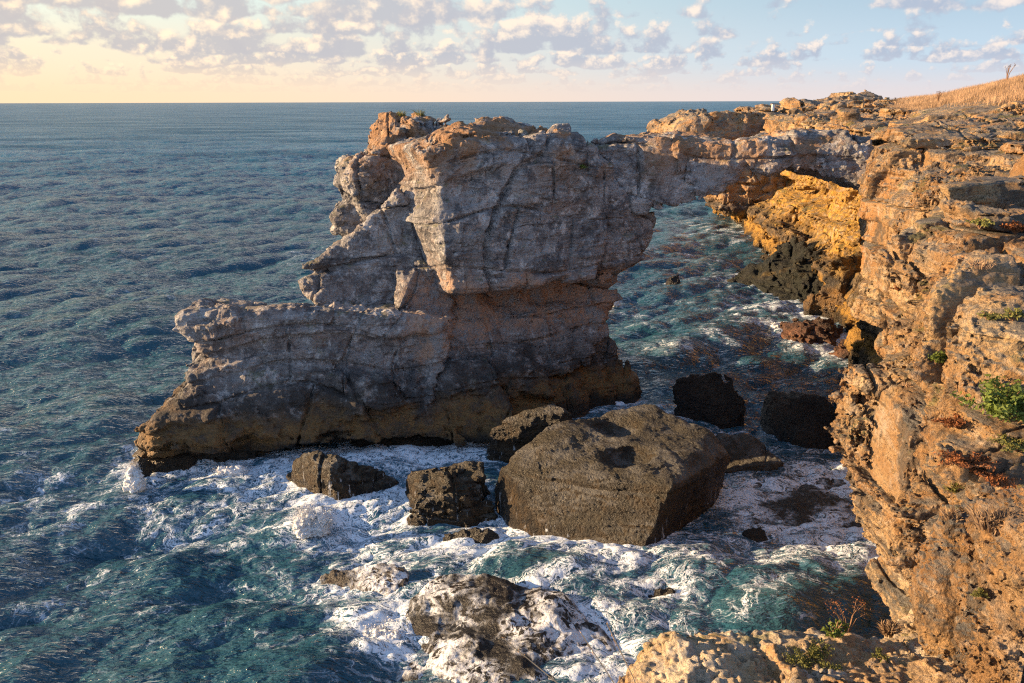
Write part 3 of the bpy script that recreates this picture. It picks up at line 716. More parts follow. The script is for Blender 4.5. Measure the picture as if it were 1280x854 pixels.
# ================================================================== SEA
def ocean_tile(N, L, wind, wdir, amp, lam_min, lam_max, seed, spread=4):
    rs = np.random.RandomState(seed)
    k = 2 * np.pi * np.fft.fftfreq(N, L / N)
    kx, ky = np.meshgrid(k, k, indexing='ij'); kk = np.sqrt(kx ** 2 + ky ** 2); kk[0, 0] = 1
    Lw = wind ** 2 / 9.81
    c = (kx * wdir[0] + ky * wdir[1]) / kk
    ph = np.exp(-1 / (kk * Lw) ** 2) / kk ** 4 * (np.abs(c) ** spread * .85 + .15)
    lam = 2 * np.pi / kk
    ph *= (lam > lam_min) & (lam < lam_max); ph[0, 0] = 0
    h = (rs.randn(N, N) + 1j * rs.randn(N, N)) * np.sqrt(ph)
    H = np.fft.ifft2(h).real; s = amp / H.std()
    h = h * s
    H = np.fft.ifft2(h).real
    Dx = np.fft.ifft2(-1j * kx / kk * h).real; Dy = np.fft.ifft2(-1j * ky / kk * h).real
    return np.stack([Dx, Dy, H], -1).astype(F32)
def tile_sample(T, L, x, y):
    N = T.shape[0]
    fx = (x / L * N) % N; fy = (y / L * N) % N
    ix = np.floor(fx).astype(np.int32); iy = np.floor(fy).astype(np.int32); a = (fx - ix)[:, None]; b = (fy - iy)[:, None]
    ix %= N; iy %= N; jx = (ix + 1) % N; jy = (iy + 1) % N
    return (T[ix, iy] * (1 - a) + T[jx, iy] * a) * (1 - b) + (T[ix, jy] * (1 - a) + T[jx, jy] * a) * b

FOAM = [  # x, y, radius x, radius y (pixels on the water), amount
    (330, 590, 110, 30, .55), (440, 650, 110, 45, .50), (545, 560, 90, 25, .62), (470, 570, 70, 28, .5), (640, 690, 150, 32, .62), (520, 690, 90, 30, .5), (760, 722, 70, 30, .62),
    (250, 640, 110, 40, .36), (110, 640, 120, 40, .26), (190, 590, 60, 26, .42), (150, 700, 150, 50, .14), (50, 745, 70, 18, .34), (20, 660, 60, 20, .22), (300, 740, 120, 60, .16), (400, 730, 110, 55, .30), (70, 590, 90, 25, .2),
    (470, 800, 60, 45, .62), (440, 760, 60, 30, .3), (600, 800, 60, 50, .34), (700, 800, 80, 50, .34), (860, 720, 90, 38, .46), (960, 730, 80, 40, .46), (1000, 700, 60, 60, .34), (1050, 605, 50, 30, .52), (930, 640, 60, 26, .42), (980, 640, 90, 40, .16), (820, 800, 90, 30, .3), (1060, 700, 30, 50, .30),
    (860, 275, 40, 14, .30), (905, 290, 50, 16, .30), (960, 385, 60, 14, .46), (1010, 395, 60, 14, .46), (880, 330, 70, 30, .16), (800, 380, 60, 20, .16), (1040, 440, 60, 16, .36), (950, 400, 70, 20, .24), (900, 400, 120, 60, .12), (800, 520, 60, 14, .30), (970, 470, 70, 30, .14), (920, 350, 50, 12, .36), (900, 535, 60, 10, .2), (960, 560, 60, 20, .18),
    (380, 320, 40, 10, .22), (420, 330, 26, 10, .3), (770, 378, 12, 5, .5), (350, 540, 300, 120, .05), (60, 500, 140, 60, .06), (200, 790, 140, 40, .08), (700, 640, 80, 20, .3), (620, 560, 20, 16, .3), (470, 625, 40, 14, .3),
]
def build_sea(M, O):
    # rows and columns follow the distance, so near water is fine and far water is coarse
    cols = np.concatenate([np.linspace(-1.0, -.68, 60, endpoint=False), np.linspace(-.68, .68, 860), np.linspace(.68, 1.0, 40)[1:]])
    w = np.concatenate([np.linspace(1.05, .95, 8, endpoint=False), np.linspace(.95, .30, 560, endpoint=False), np.linspace(.30, .12, 300, endpoint=False), np.linspace(.12, .02, 260, endpoint=False), np.geomspace(.02, .0004, 40)])
    Yr = CAM_Z / w
    U, Y = np.meshgrid(cols, Yr); X = U * Y
    nr, nc = X.shape
    x = X.ravel().astype(F32); y = Y.ravel().astype(F32)
    wd = np.array([.45, -.89])
    TA = ocean_tile(512, 97.0, 7.5, wd, 1.0, 1.6, 40, 3)
    TB = ocean_tile(512, 31.0, 5.0, np.array([.30, -.95]), 1.0, .25, 1.5, 5, spread=3)
    TC = ocean_tile(512, 53.0, 6.0, np.array([.62, -.78]), 1.0, 1.1, 5.5, 9, spread=6)
    dA = tile_sample(TA, 97., x, y)
    dB = tile_sample(TB, 31., x + 3, y); dD = tile_sample(TC, 53., x + 7, y)
    dC = tile_sample(TA, 97., x * .55 + 33, y * .55 + 11) / .55
    farA = (1 - sstep(150, 500, y))[:, None]; farB = (1 - sstep(50, 110, y))[:, None]
    # shelter and shore
    n = len(x); near = (y < 130) & (np.abs(x) < 60)
    dist = np.full(n, 9., F32)
    xs, ys = x[near], y[near]; zs = np.full(len(xs), .15, F32)
    ds = np.minimum(cliff_base(xs, ys, zs), 9.)
    for s in BOULD + [STACKBASE]: ds = np.minimum(ds, s(xs, ys, zs))
    dist[near] = ds
    zd = fbm(x, y, x * 0, .5, 3)
    F = np.zeros(n, F32); am_k = .78
    dy = ray(0, 0)
    pxx = 640 + FPX * x / (y * CP + CAM_Z * SP); v = (-CAM_Z * CP + y * SP) / (y * CP + CAM_Z * SP); pyy = 427 - v * FPX
    for (a, b, ra, rb, am) in FOAM:
        q = ((pxx - a) / ra) ** 2 + ((pyy - b) / rb) ** 2
        F = np.maximum(F, am * am_k * np.exp(-q * .75)) + np.where(q < 4, am * .08 * np.exp(-q), 0)
    shore = np.exp(-np.maximum(dist + .12 * zd, 0) / .55) * .34 * (.6 + .7 * sstep(-.6, .6, fbm(x, y, x * 0, .25, 2, .5, 4.)))
    shore = shore * np.where((pxx > 800) & (pyy > 440) & (pyy < 560), .45, 1.0)
    F = F + shore
    Hn = dA[:, 2] * .5 + dD[:, 2] * .6
    F = F + .10 * sstep(1.0, 2.0, Hn) * (1 - sstep(60, 160, y)) + .05 * zd * (F > .05)
    streak = fbm(x * .55 + y * .25, y * .9 - x * .2, x * 0, .22, 3, .5, 8.)
    F = F + .10 * sstep(.25, .9, streak) * (1 - sstep(45, 120, y))
    calm = 1 - .55 * np.exp(-np.maximum(dist, 0) / 1.0)
    amp = .25 * (1 + .35 * (1 - sstep(18, 26, y)))
    rough_ = sstep(.2, .6, F)
    disp = dA * amp[:, None] * farA * calm[:, None] + dC * .06 * (1 - sstep(300, 900, y))[:, None] + dB * (.026 + .014 * rough_[:, None]) * farB + dD * .095 * (1 - sstep(120, 350, y))[:, None] * calm[:, None]
    turb = fbm(x, y, x * 0 + 2, 1.3, 4, .6, 2.)
    disp[:, 2] += (.03 * rough_) * turb * (y < 90)
    # a swell heaving round the stack foot
    disp[:, :2] *= .9
    P = np.stack([x + disp[:, 0], y + disp[:, 1], disp[:, 2]], -1)
    idx = np.arange(nr * nc).reshape(nr, nc)
    Q = np.stack([idx[:-1, :-1], idx[:-1, 1:], idx[1:, 1:], idx[1:, :-1]], -1).reshape(-1, 4)
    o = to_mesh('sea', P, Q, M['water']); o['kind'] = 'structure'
    me = o.data
    def attr(nm, v):
        a = me.attributes.new(nm, 'FLOAT', 'POINT'); a.data.foreach_set('value', np.ascontiguousarray(v, F32))
    attr('foam', np.clip(F, 0, 1.2)); attr('crest', np.clip(sstep(.5, 2.2, Hn) * (1 - sstep(60, 200, y)), 0, 1))
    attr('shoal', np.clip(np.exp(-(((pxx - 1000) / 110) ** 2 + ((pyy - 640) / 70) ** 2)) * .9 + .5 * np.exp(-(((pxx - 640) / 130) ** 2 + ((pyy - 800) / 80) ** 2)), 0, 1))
    a = me.attributes.new('rest', 'FLOAT_VECTOR', 'POINT'); a.data.foreach_set('vector', np.stack([x, y, x * 0], -1).astype(F32).ravel())
    return o

# ================================================================== SKY, SUN, CAMERA
SUN_AZ, SUN_EL = -87.0, 10.5
def build_sky():
    w = bpy.data.worlds.new('World'); SCN.world = w; w.use_nodes = True
    g = NG(w.node_tree); bg = w.node_tree.nodes['Background']
    sk = g.node('ShaderNodeTexSky', sky_type='NISHITA', sun_disc=False)
    sk.sun_elevation = math.radians(SUN_EL); sk.sun_rotation = math.radians(SUN_AZ); sk.air_density = 1.0; sk.dust_density = .6; sk.ozone_density = 2.0
    D = g.node('ShaderNodeTexCoord').outputs['Generated']
    X, Y, Z = g.sep(D)
    el = g.math('ARCSINE', Z); az = g.math('ARCTAN2', X, Y)
    sx, sy = math.sin(math.radians(SUN_AZ)), math.cos(math.radians(SUN_AZ))
    dd = g.math('MULTIPLY_ADD', X, sx, g.math('MULTIPLY', Y, sy))
    a01 = g.step(dd, .72, -.50)
    # low clear sky: peach at the horizon, pale green blue above, warmer to the left
    warmH = g.mix(a01, (6.2, 4.5, 2.8), (4.4, 4.0, 4.1)); midS = g.mix(a01, (6.0, 4.9, 3.4), (3.2, 4.0, 4.7)); topS = g.mix(a01, (4.9, 5.7, 5.0), (2.3, 3.2, 4.0))
    clear = g.mix(g.step(el, .0, .05), warmH, midS); clear = g.mix(g.step(el, .035, .13), clear, topS)
    base = g.mix(g.step(el, .10, .45), clear, sk.outputs[0])
    col = base
    rows = [(.012, .008, 0), (.020, .012, 3), (.030, .016, 5), (.042, .022, 8), (.056, .030, 11), (.074, .036, 15), (.095, .042, 19), (.120, .05, 23), (.155, .06, 29), (.20, .07, 31), (.28, .10, 37), (.40, .14, 41)]
    for (b0, h, sd) in rows:
        fx = .62 / h; fy = .72 / h
        n0 = g.noise(g.comb(g.math('MULTIPLY', az, fx * .35), sd * 3.1, 0), 1.0, 3, .55)
        b1 = g.math('ADD', b0, g.math('MULTIPLY_ADD', n0, h * 1.1, -h * .55))
        t = g.math('DIVIDE', g.math('SUBTRACT', el, b1), h)
        v = g.comb(g.math('MULTIPLY', az, fx), g.math('MULTIPLY', el, fy), sd * 1.7)
        n = g.noise(v, 1.0, 7, .56)
        v2 = g.vadd(v, (-.10, .22, 0)); n2 = g.noise(v2, 1.0, 5, .60)
        cover = g.noise(g.comb(g.math('MULTIPLY', az, fx * .28), g.math('MULTIPLY', el, fy * .1), sd * 2.3), 1.0, 2, .5)
        thr = g.step(az, -.35, .55, .395, .47)
        thr = g.math('ADD', thr, g.math('MULTIPLY_ADD', cover, -.62, .31))
        tt = g.math('ABSOLUTE', t)
        fall = g.math('ADD', g.math('MULTIPLY', g.math('MAXIMUM', t, 0.), .13), g.math('MULTIPLY', g.math('MAXIMUM', g.math('MULTIPLY', t, -1.), 0.), .9))
        x = g.math('SUBTRACT', g.math('SUBTRACT', n, thr), fall)
        m = g.step(x, -.012, .095)
        lit = g.math('ADD', g.math('MULTIPLY', g.math('SUBTRACT', n, n2), 4.5), g.math('MULTIPLY_ADD', t, .28, .20), clamp=True)
        lit = g.step(lit, .2, 1.0)
        shade = g.mix(a01, (3.0, 3.0, 3.2), (2.2, 2.75, 3.6)); bright = g.mix(a01, (7.0, 5.6, 4.0), (5.6, 4.9, 4.4))
        c = g.mix(lit, shade, bright)
        c = g.mix(g.step(el, .055, .008, .15, .88), c, warmH)
        col = g.mix(g.math('MULTIPLY', m, g.step(el, .005, .05, .45, .93)), col, c)
    col = g.mix(g.step(Y, .2, -.4, 0, .75), col, g.mix(g.step(el, -.1, .9), (3.5, 4.5, 6.2), (2.0, 3.2, 5.6)))
    g.L.new(col, bg.inputs[0]); bg.inputs[1].default_value = .062
    w.cycles.sampling_method = 'MANUAL'; w.cycles.sample_map_resolution = 512
def build_light_cam():
    from mathutils import Vector
    sl = bpy.data.lights.new('sun', 'SUN'); so = bpy.data.objects.new('sun', sl); COL.objects.link(so)
    sl.energy = 5.0; sl.angle = math.radians(.6); sl.color = (1, .68, .37)
    a, e = math.radians(SUN_AZ), math.radians(SUN_EL)
    d = Vector((math.sin(a) * math.cos(e), math.cos(a) * math.cos(e), math.sin(e)))
    so.rotation_euler = d.to_track_quat('Z', 'Y').to_euler()
    cd = bpy.data.cameras.new('camera'); co = bpy.data.objects.new('camera', cd); COL.objects.link(co)
    cd.sensor_width = 36; cd.lens = 36 * FPX / 1280; cd.clip_end = 60000; cd.clip_start = .05
    co.location = (0, 0, CAM_Z); co.rotation_euler = (math.pi / 2 - PITCH, math.radians(.15), 0)
    SCN.camera = co
    SCN.view_settings.view_transform = 'Standard'; SCN.view_settings.look = 'None'; SCN.view_settings.gamma = 1; SCN.view_settings.use_curve_mapping = False
    SCN.view_settings.exposure = 1.58
    c = SCN.cycles; c.max_bounces = 5; c.diffuse_bounces = 3; c.glossy_bounces = 3; c.transmission_bounces = 2; c.caustics_reflective = False; c.caustics_refractive = False
    c.use_denoising = False; c.sample_clamp_direct = 3.0; c.sample_clamp_indirect = 2.0; c.filter_width = 1.2

# ================================================================== PLANTS, SPRAY, SMALL THINGS
def verts_np(o):
    me = o.data; a = np.empty(len(me.vertices) * 3, F32); me.vertices.foreach_get('co', a); a = a.reshape(-1, 3)
    return a + np.array(o.location, F32)
class Picker:
    def __init__(s, objs):
        V = np.concatenate([verts_np(o) for o in objs]); d = V[:, 1] * CP - (V[:, 2] - CAM_Z) * SP
        s.V = V; s.px = 640 + FPX * V[:, 0] / d; s.py = 427 - FPX * (V[:, 1] * SP + (V[:, 2] - CAM_Z) * CP) / d
    def __call__(s, x, y, rad=3.0):
        while True:
            m = (np.abs(s.px - x) < rad) & (np.abs(s.py - y) < rad)
            if m.any():
                v = s.V[m]; return v[np.argmin(v[:, 1])]
            rad *= 1.6
            if rad > 60: return None
class Acc:
    def __init__(s): s.v, s.f = [], []
    def tri(s, a, b, c): n = len(s.v); s.v += [a, b, c]; s.f.append((n, n + 1, n + 2))
    def quad(s, a, b, c, d): n = len(s.v); s.v += [a, b, c, d]; s.f.append((n, n + 1, n + 2, n + 3))
    def blade(s, p, d, L, w, bend=.3):
        p = np.array(p, float); d = np.array(d, float); d /= np.linalg.norm(d)
        side = np.cross(d, (random.uniform(-1, 1), random.uniform(-1, 1), .2)); side /= np.linalg.norm(side) + 1e-9
        m = p + d * L * .55; t = p + d * L + np.array([random.uniform(-bend, bend), random.uniform(-bend, bend), -abs(bend) * .5]) * L
        n = len(s.v); s.v += [tuple(p - side * w), tuple(p + side * w), tuple(m + side * w * .7), tuple(m - side * w * .7), tuple(t)]
        s.f += [(n, n + 1, n + 2, n + 3), (n + 3, n + 2, n + 4)]
    def leaf(s, c, size, nrm=None):
        a = np.random.randn(3); a /= np.linalg.norm(a); b = np.cross(a, np.random.randn(3)); b /= np.linalg.norm(b)
        c = np.array(c); n = len(s.v)
        s.v += [tuple(c - a * size), tuple(c + b * size * .45), tuple(c + a * size), tuple(c - b * size * .45)]; s.f.append((n, n + 1, n + 2, n + 3))
    def tube(s, pts, r0, r1, k=5):
        pts = [np.array(p, float) for p in pts]; base = len(s.v)
        for i, p in enumerate(pts):
            d = pts[min(i + 1, len(pts) - 1)] - pts[max(i - 1, 0)]; d /= np.linalg.norm(d)
            a = np.cross(d, (.3, .9, .1)); a /= np.linalg.norm(a); b = np.cross(d, a); r = r0 + (r1 - r0) * i / (len(pts) - 1)
            for j in range(k):
                t = 2 * math.pi * j / k; s.v.append(tuple(p + a * r * math.cos(t) + b * r * math.sin(t)))
        for i in range(len(pts) - 1):
            for j in range(k):
                s.f.append((base + i * k + j, base + i * k + (j + 1) % k, base + (i + 1) * k + (j + 1) % k, base + (i + 1) * k + j))
        s.f.append(tuple(base + (len(pts) - 1) * k + j for j in range(k)))
    def box(s, c, sx, sy, sz):
        n = len(s.v)
        for dz in (0, 1):
            for a, b in ((-1, -1), (1, -1), (1, 1), (-1, 1)): s.v.append((c[0] + a * sx / 2, c[1] + b * sy / 2, c[2] + dz * sz))
        s.f += [(n, n + 3, n + 2, n + 1), (n + 4, n + 5, n + 6, n + 7)] + [(n + i, n + (i + 1) % 4, n + 4 + (i + 1) % 4, n + 4 + i) for i in range(4)]
    def build(s, name, mat, parent=None, org=(0, 0, 0), smooth=False):
        me = bpy.data.meshes.new(name); me.from_pydata([(a - org[0], b - org[1], c - org[2]) for a, b, c in s.v], [], s.f)
        me.materials.append(mat); me.polygons.foreach_set('use_smooth', [smooth] * len(me.polygons))
        o = bpy.data.objects.new(name, me); COL.objects.link(o)
        if parent: o.parent = parent
        else: o.location = org
        return o
def bush(p, R, H, label, leafm, M, n=420, leaf=.03, name='shrub', cat='shrub', group=None, stem=True):
    p = np.array(p, float)
    root = bpy.data.objects.new(name, None); COL.objects.link(root); root.location = tuple(p); tag(root, label, cat, group)
    st = Acc(); lf = Acc(); tips = []
    for i in range(int(14 + R * 30)):
        a = random.uniform(0, 2 * math.pi); rr = R * math.sqrt(random.random())
        t = (rr * math.cos(a), rr * math.sin(a), H * random.uniform(.45, 1.0) * (1 - .45 * (rr / R) ** 2))
        st.tube([(0, 0, -.05), (t[0] * .45, t[1] * .45, t[2] * .6), t], .006 + R * .01, .003, 4); tips.append(t)
    for i in range(n):
        t = random.choice(tips); f = random.uniform(.45, 1.08)
        c = (t[0] * f + random.gauss(0, R * .09), t[1] * f + random.gauss(0, R * .09), max(-.02, t[2] * f + random.gauss(0, H * .07)))
        lf.leaf(c, leaf * random.uniform(.6, 1.4))
    if stem: st.build('stems', M['twig'], root)
    lf.build('leaves', M[leafm], root)
    return root
def tuft(p, R, H, label, mat, n=90, w=.006, name='grass_tuft', cat='grass tuft', group=None, lean=(0, 0)):
    A = Acc()
    for i in range(n):
        a = random.uniform(0, 6.283); rr = R * random.random() ** .7
        d = (math.cos(a) * rr / R * .7 + lean[0], math.sin(a) * rr / R * .7 + lean[1], 1)
        A.blade((math.cos(a) * rr * .6, math.sin(a) * rr * .6, -.04), d, H * random.uniform(.5, 1.1), w)
    o = A.build(name, mat); o.location = tuple(float(q) for q in p); tag(o, label, cat, group); return o

def splash(px, py, W, H, label, M, n=1600, lean=0., core=60, s=1.0, depth=.5):
    c = np.array(atZ(px, py, .05)); rs = np.random.RandomState(int(px + py))
    # tongues of thrown water: drops thin out and shrink as they climb
    ico = bmesh.new(); bmesh.ops.create_icosphere(ico, subdivisions=1, radius=1); iv = np.array([v.co for v in ico.verts], F32); jf = np.array([[v.index for v in f.verts] for f in ico.faces]); ico.free()
    P = []; R = []; n = int(n * 5.5); core = int(core * 4)
    jets = [(rs.uniform(-1, 1), rs.uniform(.35, 1.0), rs.uniform(-.35, .35)) for _ in range(9)]
    for i in range(n + core):
        jx, jh, jl = jets[rs.randint(9)]
        t = rs.rand() ** (1.5 if i < n else 2.6)
        hh = H * jh * (1 - .35 * abs(jx)) * t
        x = W * (jx * .55 + jl * t) + rs.randn() * W * (.10 + .16 * t) + lean * hh
        y = rs.randn() * W * depth * (.22 + .15 * t)
        P.append((c[0] + x, c[1] + y, c[2] + hh + rs.randn() * .03))
        R.append((rs.uniform(.003, .011) * (1.15 - .6 * t) if i < n else rs.uniform(.012, .036) * (1 - .5 * t)) * s)
    balls = []
    for (jx, jh, jl) in jets:
        for t in (0., .25, .5, .72):
            hh = H * jh * (1 - .35 * abs(jx)) * t
            balls.append((c[0] + W * (jx * .5 + jl * t) + lean * hh, c[1] + rs.uniform(-.2, .2) * W * depth, c[2] + hh * .85, (.16 - .10 * t) * (.7 + .6 * rs.rand()) * (.7 + .5 * min(H, 1.3)) * s))
    def body(x, y, z):
        d = None
        for (a, b, e, r) in balls:
            q = np.sqrt((x - a) ** 2 + (y - b) ** 2 + ((z - e) * .8) ** 2) - r
            d = q if d is None else smin(d, q, .08)
        return d
    lo, hi = c - W * 1.6 - .3, c + W * 1.6 + .3
    BV, BQ = mesh_sdf(body, dict(lump=.05, f=2.2, knob=.05, knob_f=5.5, knob_o=3, knob_g=.7, pit=.05, pit_f=13., fine=.03, seed=float(px % 17)), (lo[0], hi[0], lo[1], hi[1], -.1, H + .6), .0011, -.1, .3)
    P = np.array(P, F32); R = np.array(R, F32)
    sq = 1 + rs.rand(len(P), 1, 3).astype(F32) * .8
    V = (iv[None] * R[:, None, None] * sq + P[:, None]).reshape(-1, 3)
    Fc = (jf[None] + (np.arange(len(P)) * len(iv))[:, None, None]).reshape(-1, 3)
    Fc = np.concatenate([Fc, BQ[:, [0, 1, 2]] + len(V), BQ[:, [0, 2, 3]] + len(V)]); V = np.concatenate([V, BV])
    o = to_mesh('splash', V - c.astype(F32), Fc, M['spray']); o.location = tuple(c.astype(float)); tag(o, label, 'splash', 'splashes of white water against the rocks')
    return o

def build_extra(M, O):
    np.random.seed(5)
    pk = Picker([O['cliff'], O['outcrop']])
    B = [
        (1250, 520, .46, .46, 'bright green leafy bush on the right cliff face at the picture edge', 'leaf', 2300, .030),
        (1166, 452, .14, .17, 'small bright green bush standing alone on the pale rock of the cliff face', 'leaf', 330, .024),
        (1262, 398, .16, .14, 'small dark green plant in a hollow above the large green bush, nearest the picture edge', 'olive', 260, .024),
        (1232, 398, .13, .10, 'small dark green plant left of another, in a hollow above the large green bush', 'olive', 200, .022),
        (1222, 284, .18, .12, 'low green plant on the crumbly upper cliff face', 'olive', 200, .03),
        (1205, 580, .30, .10, 'rust red low shrub below and left of the large green bush', 'redleaf', 1500, .017),
        (1240, 600, .30, .10, 'rust red low shrub directly below the large green bush', 'redleaf', 1500, .017),
        (1195, 530, .28, .10, 'dark rust shrub touching the left side of the large green bush', 'redleaf', 1200, .017),
        (1270, 560, .28, .12, 'olive shrub under the large green bush at the picture edge', 'olive', 1000, .018),
        (1190, 612, .16, .07, 'tiny olive plant at the foot of the rust red shrubs', 'olive', 500, .014),
        (1268, 290, .26, .14, 'rust brown shrub on the upper cliff edge at the picture edge', 'redleaf', 1000, .025),
        (1120, 365, .3, .14, 'dry brown patch of low shrub on the middle cliff face', 'redleaf', 1000, .025),
    ]
    for (x, y, R, H, lab, lm, n, lf) in B:
        p = pk(x, y)
        if p is not None: bush(p, R, H, lab, lm, M, n, lf)
    for (x, y, R, H, lab, lm, n) in [(1010, 822, .17, .045, 'yellow green cushion plant spreading on top of the bottom outcrop', 'olive', 1500), (1098, 822, .05, .06, 'small yellow green clump in the gap between the two outcrop blocks', 'olive', 420), (1218, 742, .05, .03, 'tiny olive cushion on the pale bottom right slab', 'olive', 200)]:
        bush(pk(x, y), R, H, lab, lm, M, n, .008, name='cushion_plant', cat='cushion plant', stem=False)
    # reddish plant with leafy top on the rim
    p = pk(1062, 775); bush(p + np.array([0, 0, 0]), .09, .10, 'green leaved plant on the rim of the bottom outcrop beside red stalks', 'leaf', M, 160, .016)
    p = pk(1045, 772); A = Acc(); L = Acc()
    root = bpy.data.objects.new('dry_plant', None); COL.objects.link(root); root.location = tuple(float(q) for q in p); tag(root, 'reddish dried plant with bare curved stalks leaning over the surf from the outcrop rim', 'dry plant')
    for i in range(9):
        a = random.uniform(-.16, .12); h = random.uniform(.12, .23)
        pts = [(0, 0, -.02), (a * .5, random.uniform(-.02, .02), h * .6), (a, random.uniform(-.04, .04), h)]
        A.tube(pts, .003, .0015, 4)
        for j in range(14): L.leaf((a + random.gauss(0, .018), random.gauss(0, .02), h + random.gauss(0, .018)), .007)
    A.build('stalks', M['twig'], root); L.build('seed_heads', M['redleaf'], root)  # small leaf pieces at the stalk tips are seed heads
    G = 'dry grass tufts on the near rocks'
    for (x, y, R, H, lab, n) in [(1100, 775, .09, .09, 'fluffy tan dry grass tuft in the gully behind the bottom outcrop', 260), (1240, 650, .14, .12, 'tan dry grass tuft in the shaded crease of the near cliff, right side', 260), (1090, 700, .08, .07, 'small tan grass tuft on the near cliff foot above the gully', 150),
                          (1130, 480, .12, .10, 'pinkish dry grass tuft on a ledge of the bulging cliff edge', 160), (1085, 500, .1, .08, 'dry grass tuft on the overhanging left lip of the cliff', 120), (1190, 640, .1, .08, 'tan grass tuft on the near cliff wall left of the crease', 130),
                          (1225, 330, .2, .16, 'dry golden grass tuft among loose stones of the upper cliff', 160), (1250, 258, .25, .2, 'dry golden grass tuft on the flat cliff top near the picture edge', 160)]:
        q = pk(x, y)
        if q is not None: tuft(q, R, H, lab, M['dry'], n, group=G)
    for i, (x0, y0, x1, y1, lab) in enumerate([(770, 930, 626, 797, 'shortest pale dry grass stalk rising at the bottom edge, leftmost of the three'), (800, 925, 724, 791, 'tall straw coloured stalk at the bottom edge, middle of the three'), (812, 915, 757, 780, 'straw coloured stalk at the bottom edge nearest the outcrop')]):
        a = np.array(atY(x0, y0, 3.25)); b = np.array(atY(x1, y1, 3.1))
        A = Acc(); mid = (a + b) / 2 + np.array([.012, 0, .02])
        A.tube([a - a, mid - a, b - a], .0035, .0022, 5)
        for j in range(16):
            f = random.uniform(.8, 1.0); A.blade((b - a) * f, (random.uniform(-.5, .2), 0, 1), .022, .0015)
        o = A.build('grass_stalk', M['straw']); o.location = tuple(a); tag(o, lab, 'grass stalk', 'tall dry stalks at the bottom edge')
    # grass on the hill
    rs = np.random.RandomState(3); N = 200000
    y = 38 + 60 * rs.rand(N) ** 1.2; u = .43 + .33 * rs.rand(N); x = u * y
    line = .455 + .35 * sstep(0, 1, (66 - y) / 24) * .55
    dens = sstep(line - .01, line + .05, u + .035 * vn(x * .3, y * .3, x * 0)) * sstep(38, 48, y)
    k = rs.rand(N) < dens; x, y = x[k].astype(F32), y[k].astype(F32)
    z = topT(x, y) + vn(x * .13 + 5, y * .13, x * 0 + .5) * .14 + .02
    h = (.18 + .22 * rs.rand(len(x)) ** 2 + .22 * vn(x * .5, y * .5, x * 0 + 9)) ; w = .015
    a = rs.rand(len(x)) * 3.14; dx, dy = np.cos(a) * w, np.sin(a) * w; lx, ly = rs.randn(len(x)) * .16 + .10, rs.randn(len(x)) * .1
    V = np.stack([np.stack([x - dx, y - dy, z - .25], 1), np.stack([x + dx, y + dy, z - .25], 1), np.stack([x + lx, y + ly, z + h], 1)], 1).reshape(-1, 3)
    o = to_mesh('dry_grass', V, np.arange(len(V)).reshape(-1, 3), M['dry'], smooth=False); tag(o, 'tan dry grass covering the hill at the upper right', 'grass', None, 'stuff')
    for (px, py, Y, H, lab) in [(1254, 104, 64, .95, 'dark bare weed standing above the dry grass on the hill crest near the right edge'), (1172, 111, 66, .5, 'small dark weed on the left end of the grassy hill crest')]:
        X = (px - 640) / FPX * (Y * CP); x_ = np.array([X], F32); y_ = np.array([Y], F32); zz = float(topT(x_, y_)[0])
        root = bpy.data.objects.new('weed', None); COL.objects.link(root); root.location = (X, Y, zz); tag(root, lab, 'weed')
        A = Acc(); L = Acc()
        for i in range(9):
            t = (random.gauss(0, .22) * H, random.gauss(0, .1), H * random.uniform(.7, 1.1) + .35)
            A.tube([(0, 0, 0), (t[0] * .3, t[1] * .3, t[2] * .6), t], .02, .01, 4)
            for j in range(6): L.leaf((t[0] + random.gauss(0, .05), t[1], t[2] + random.gauss(0, .06)), .045)
        A.build('stems', M['twig'], root); L.build('seed_heads', M['twig'], root)  # clusters at the stem tips are the weed's seed heads
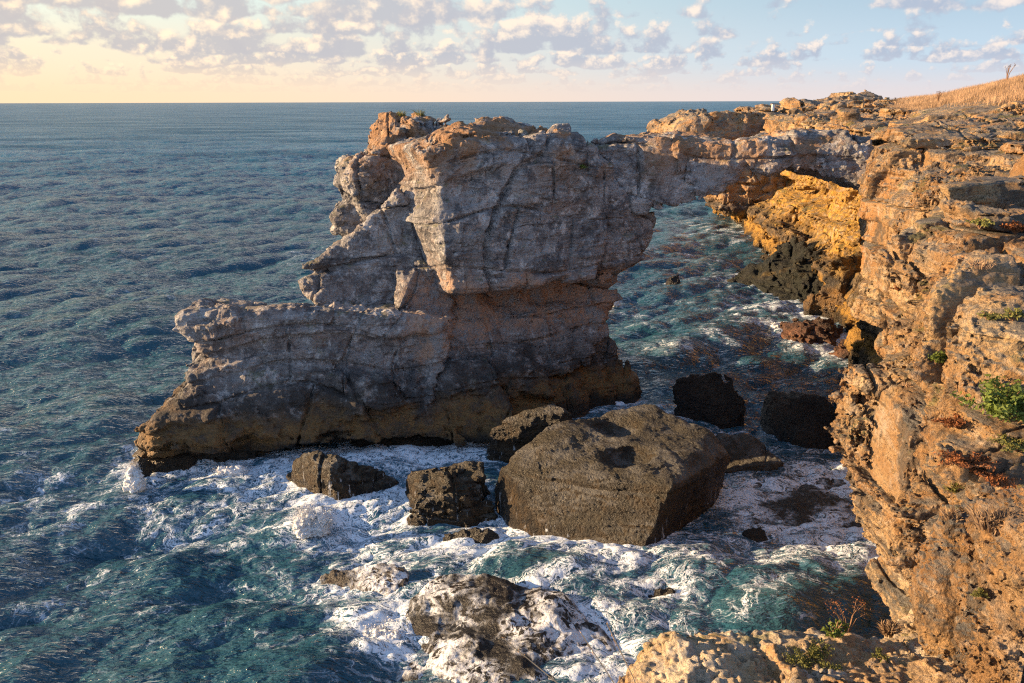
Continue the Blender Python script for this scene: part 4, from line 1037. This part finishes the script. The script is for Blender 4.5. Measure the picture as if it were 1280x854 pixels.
    # weeds on the tower and on the stack
    pt = Picker([o for o in bpy.data.objects if o.name in ('tower', 'pillar')])
    for (x, y, H, lab) in [(505, 141, .35, 'thin green weed tuft on the left of the tower top'), (522, 140, .45, 'taller green weed tuft in the middle of the tower top')]:
        q = pt(x, y, 4)
        if q is not None: tuft(q, .3, H, lab, M['olive'], 60, .012, name='weed_tuft', cat='weed tuft', group='weeds on the tower top')
    q = pt(728, 214, 3)
    bush(q, .28, .22, 'small green plant growing in a crack on the grey face of the stack', 'leaf', M, 240, .04)
    # white marker on the far headland
    ph = Picker([O['head']]); q = ph(963, 138, 3); q = q if q is not None else np.array(atY(963, 138, 96))
    root = bpy.data.objects.new('marker_post', None); COL.objects.link(root); root.location = tuple(float(a) for a in q); tag(root, 'small white post with a flat dark board on top on the far headland', 'marker post')
    A = Acc(); A.box((0, 0, -.2), .26, .26, .75); A.build('post', M['white'], root)
    A = Acc(); A.box((.28, 0, .56), .95, .4, .07); A.build('board', M['darkwood'], root)
    # spray
    splash(388, 662, .75, 1.35, 'tall sunlit burst of spray in the surf left of the pointed brown boulder', M, 2600, .05, 240)
    splash(168, 606, .35, 1.25, 'sheet of spray pouring off the left tip of the stack', M, 1500, .0, 110)
    splash(785, 752, .95, .55, 'wide low burst of sunlit foam beside the small black rock', M, 2600, -.1, 320)
    splash(470, 800, .9, .35, 'churning foam ridge left of the big black rock awash', M, 1800, .1, 260, depth=1.2)
    splash(600, 790, .6, .28, 'foam tumbling over the left part of the big black rock awash', M, 1000, .0, 110)
    splash(290, 590, .8, .30, 'low foam burst at the foot of the stack near its left tip', M, 900, 0, 80)
    splash(525, 550, .7, .30, 'low foam burst in the channel between stack and pointed brown boulder', M, 700, 0, 60)
    splash(768, 381, .35, .42, 'small pinkish splash in the open channel under the arch', M, 300, 0, 60, s=1.6)
    splash(968, 413, .45, .45, 'splash on the left end of the low reddish brown rock', M, 300, 0, 60, s=1.5)

M = build_mats()
O = build_rocks(M)
build_sea(M, O)
build_extra(M, O)
build_sky(); build_light_cam()
print('SCRIPT', round(time.time() - T_START, 1))
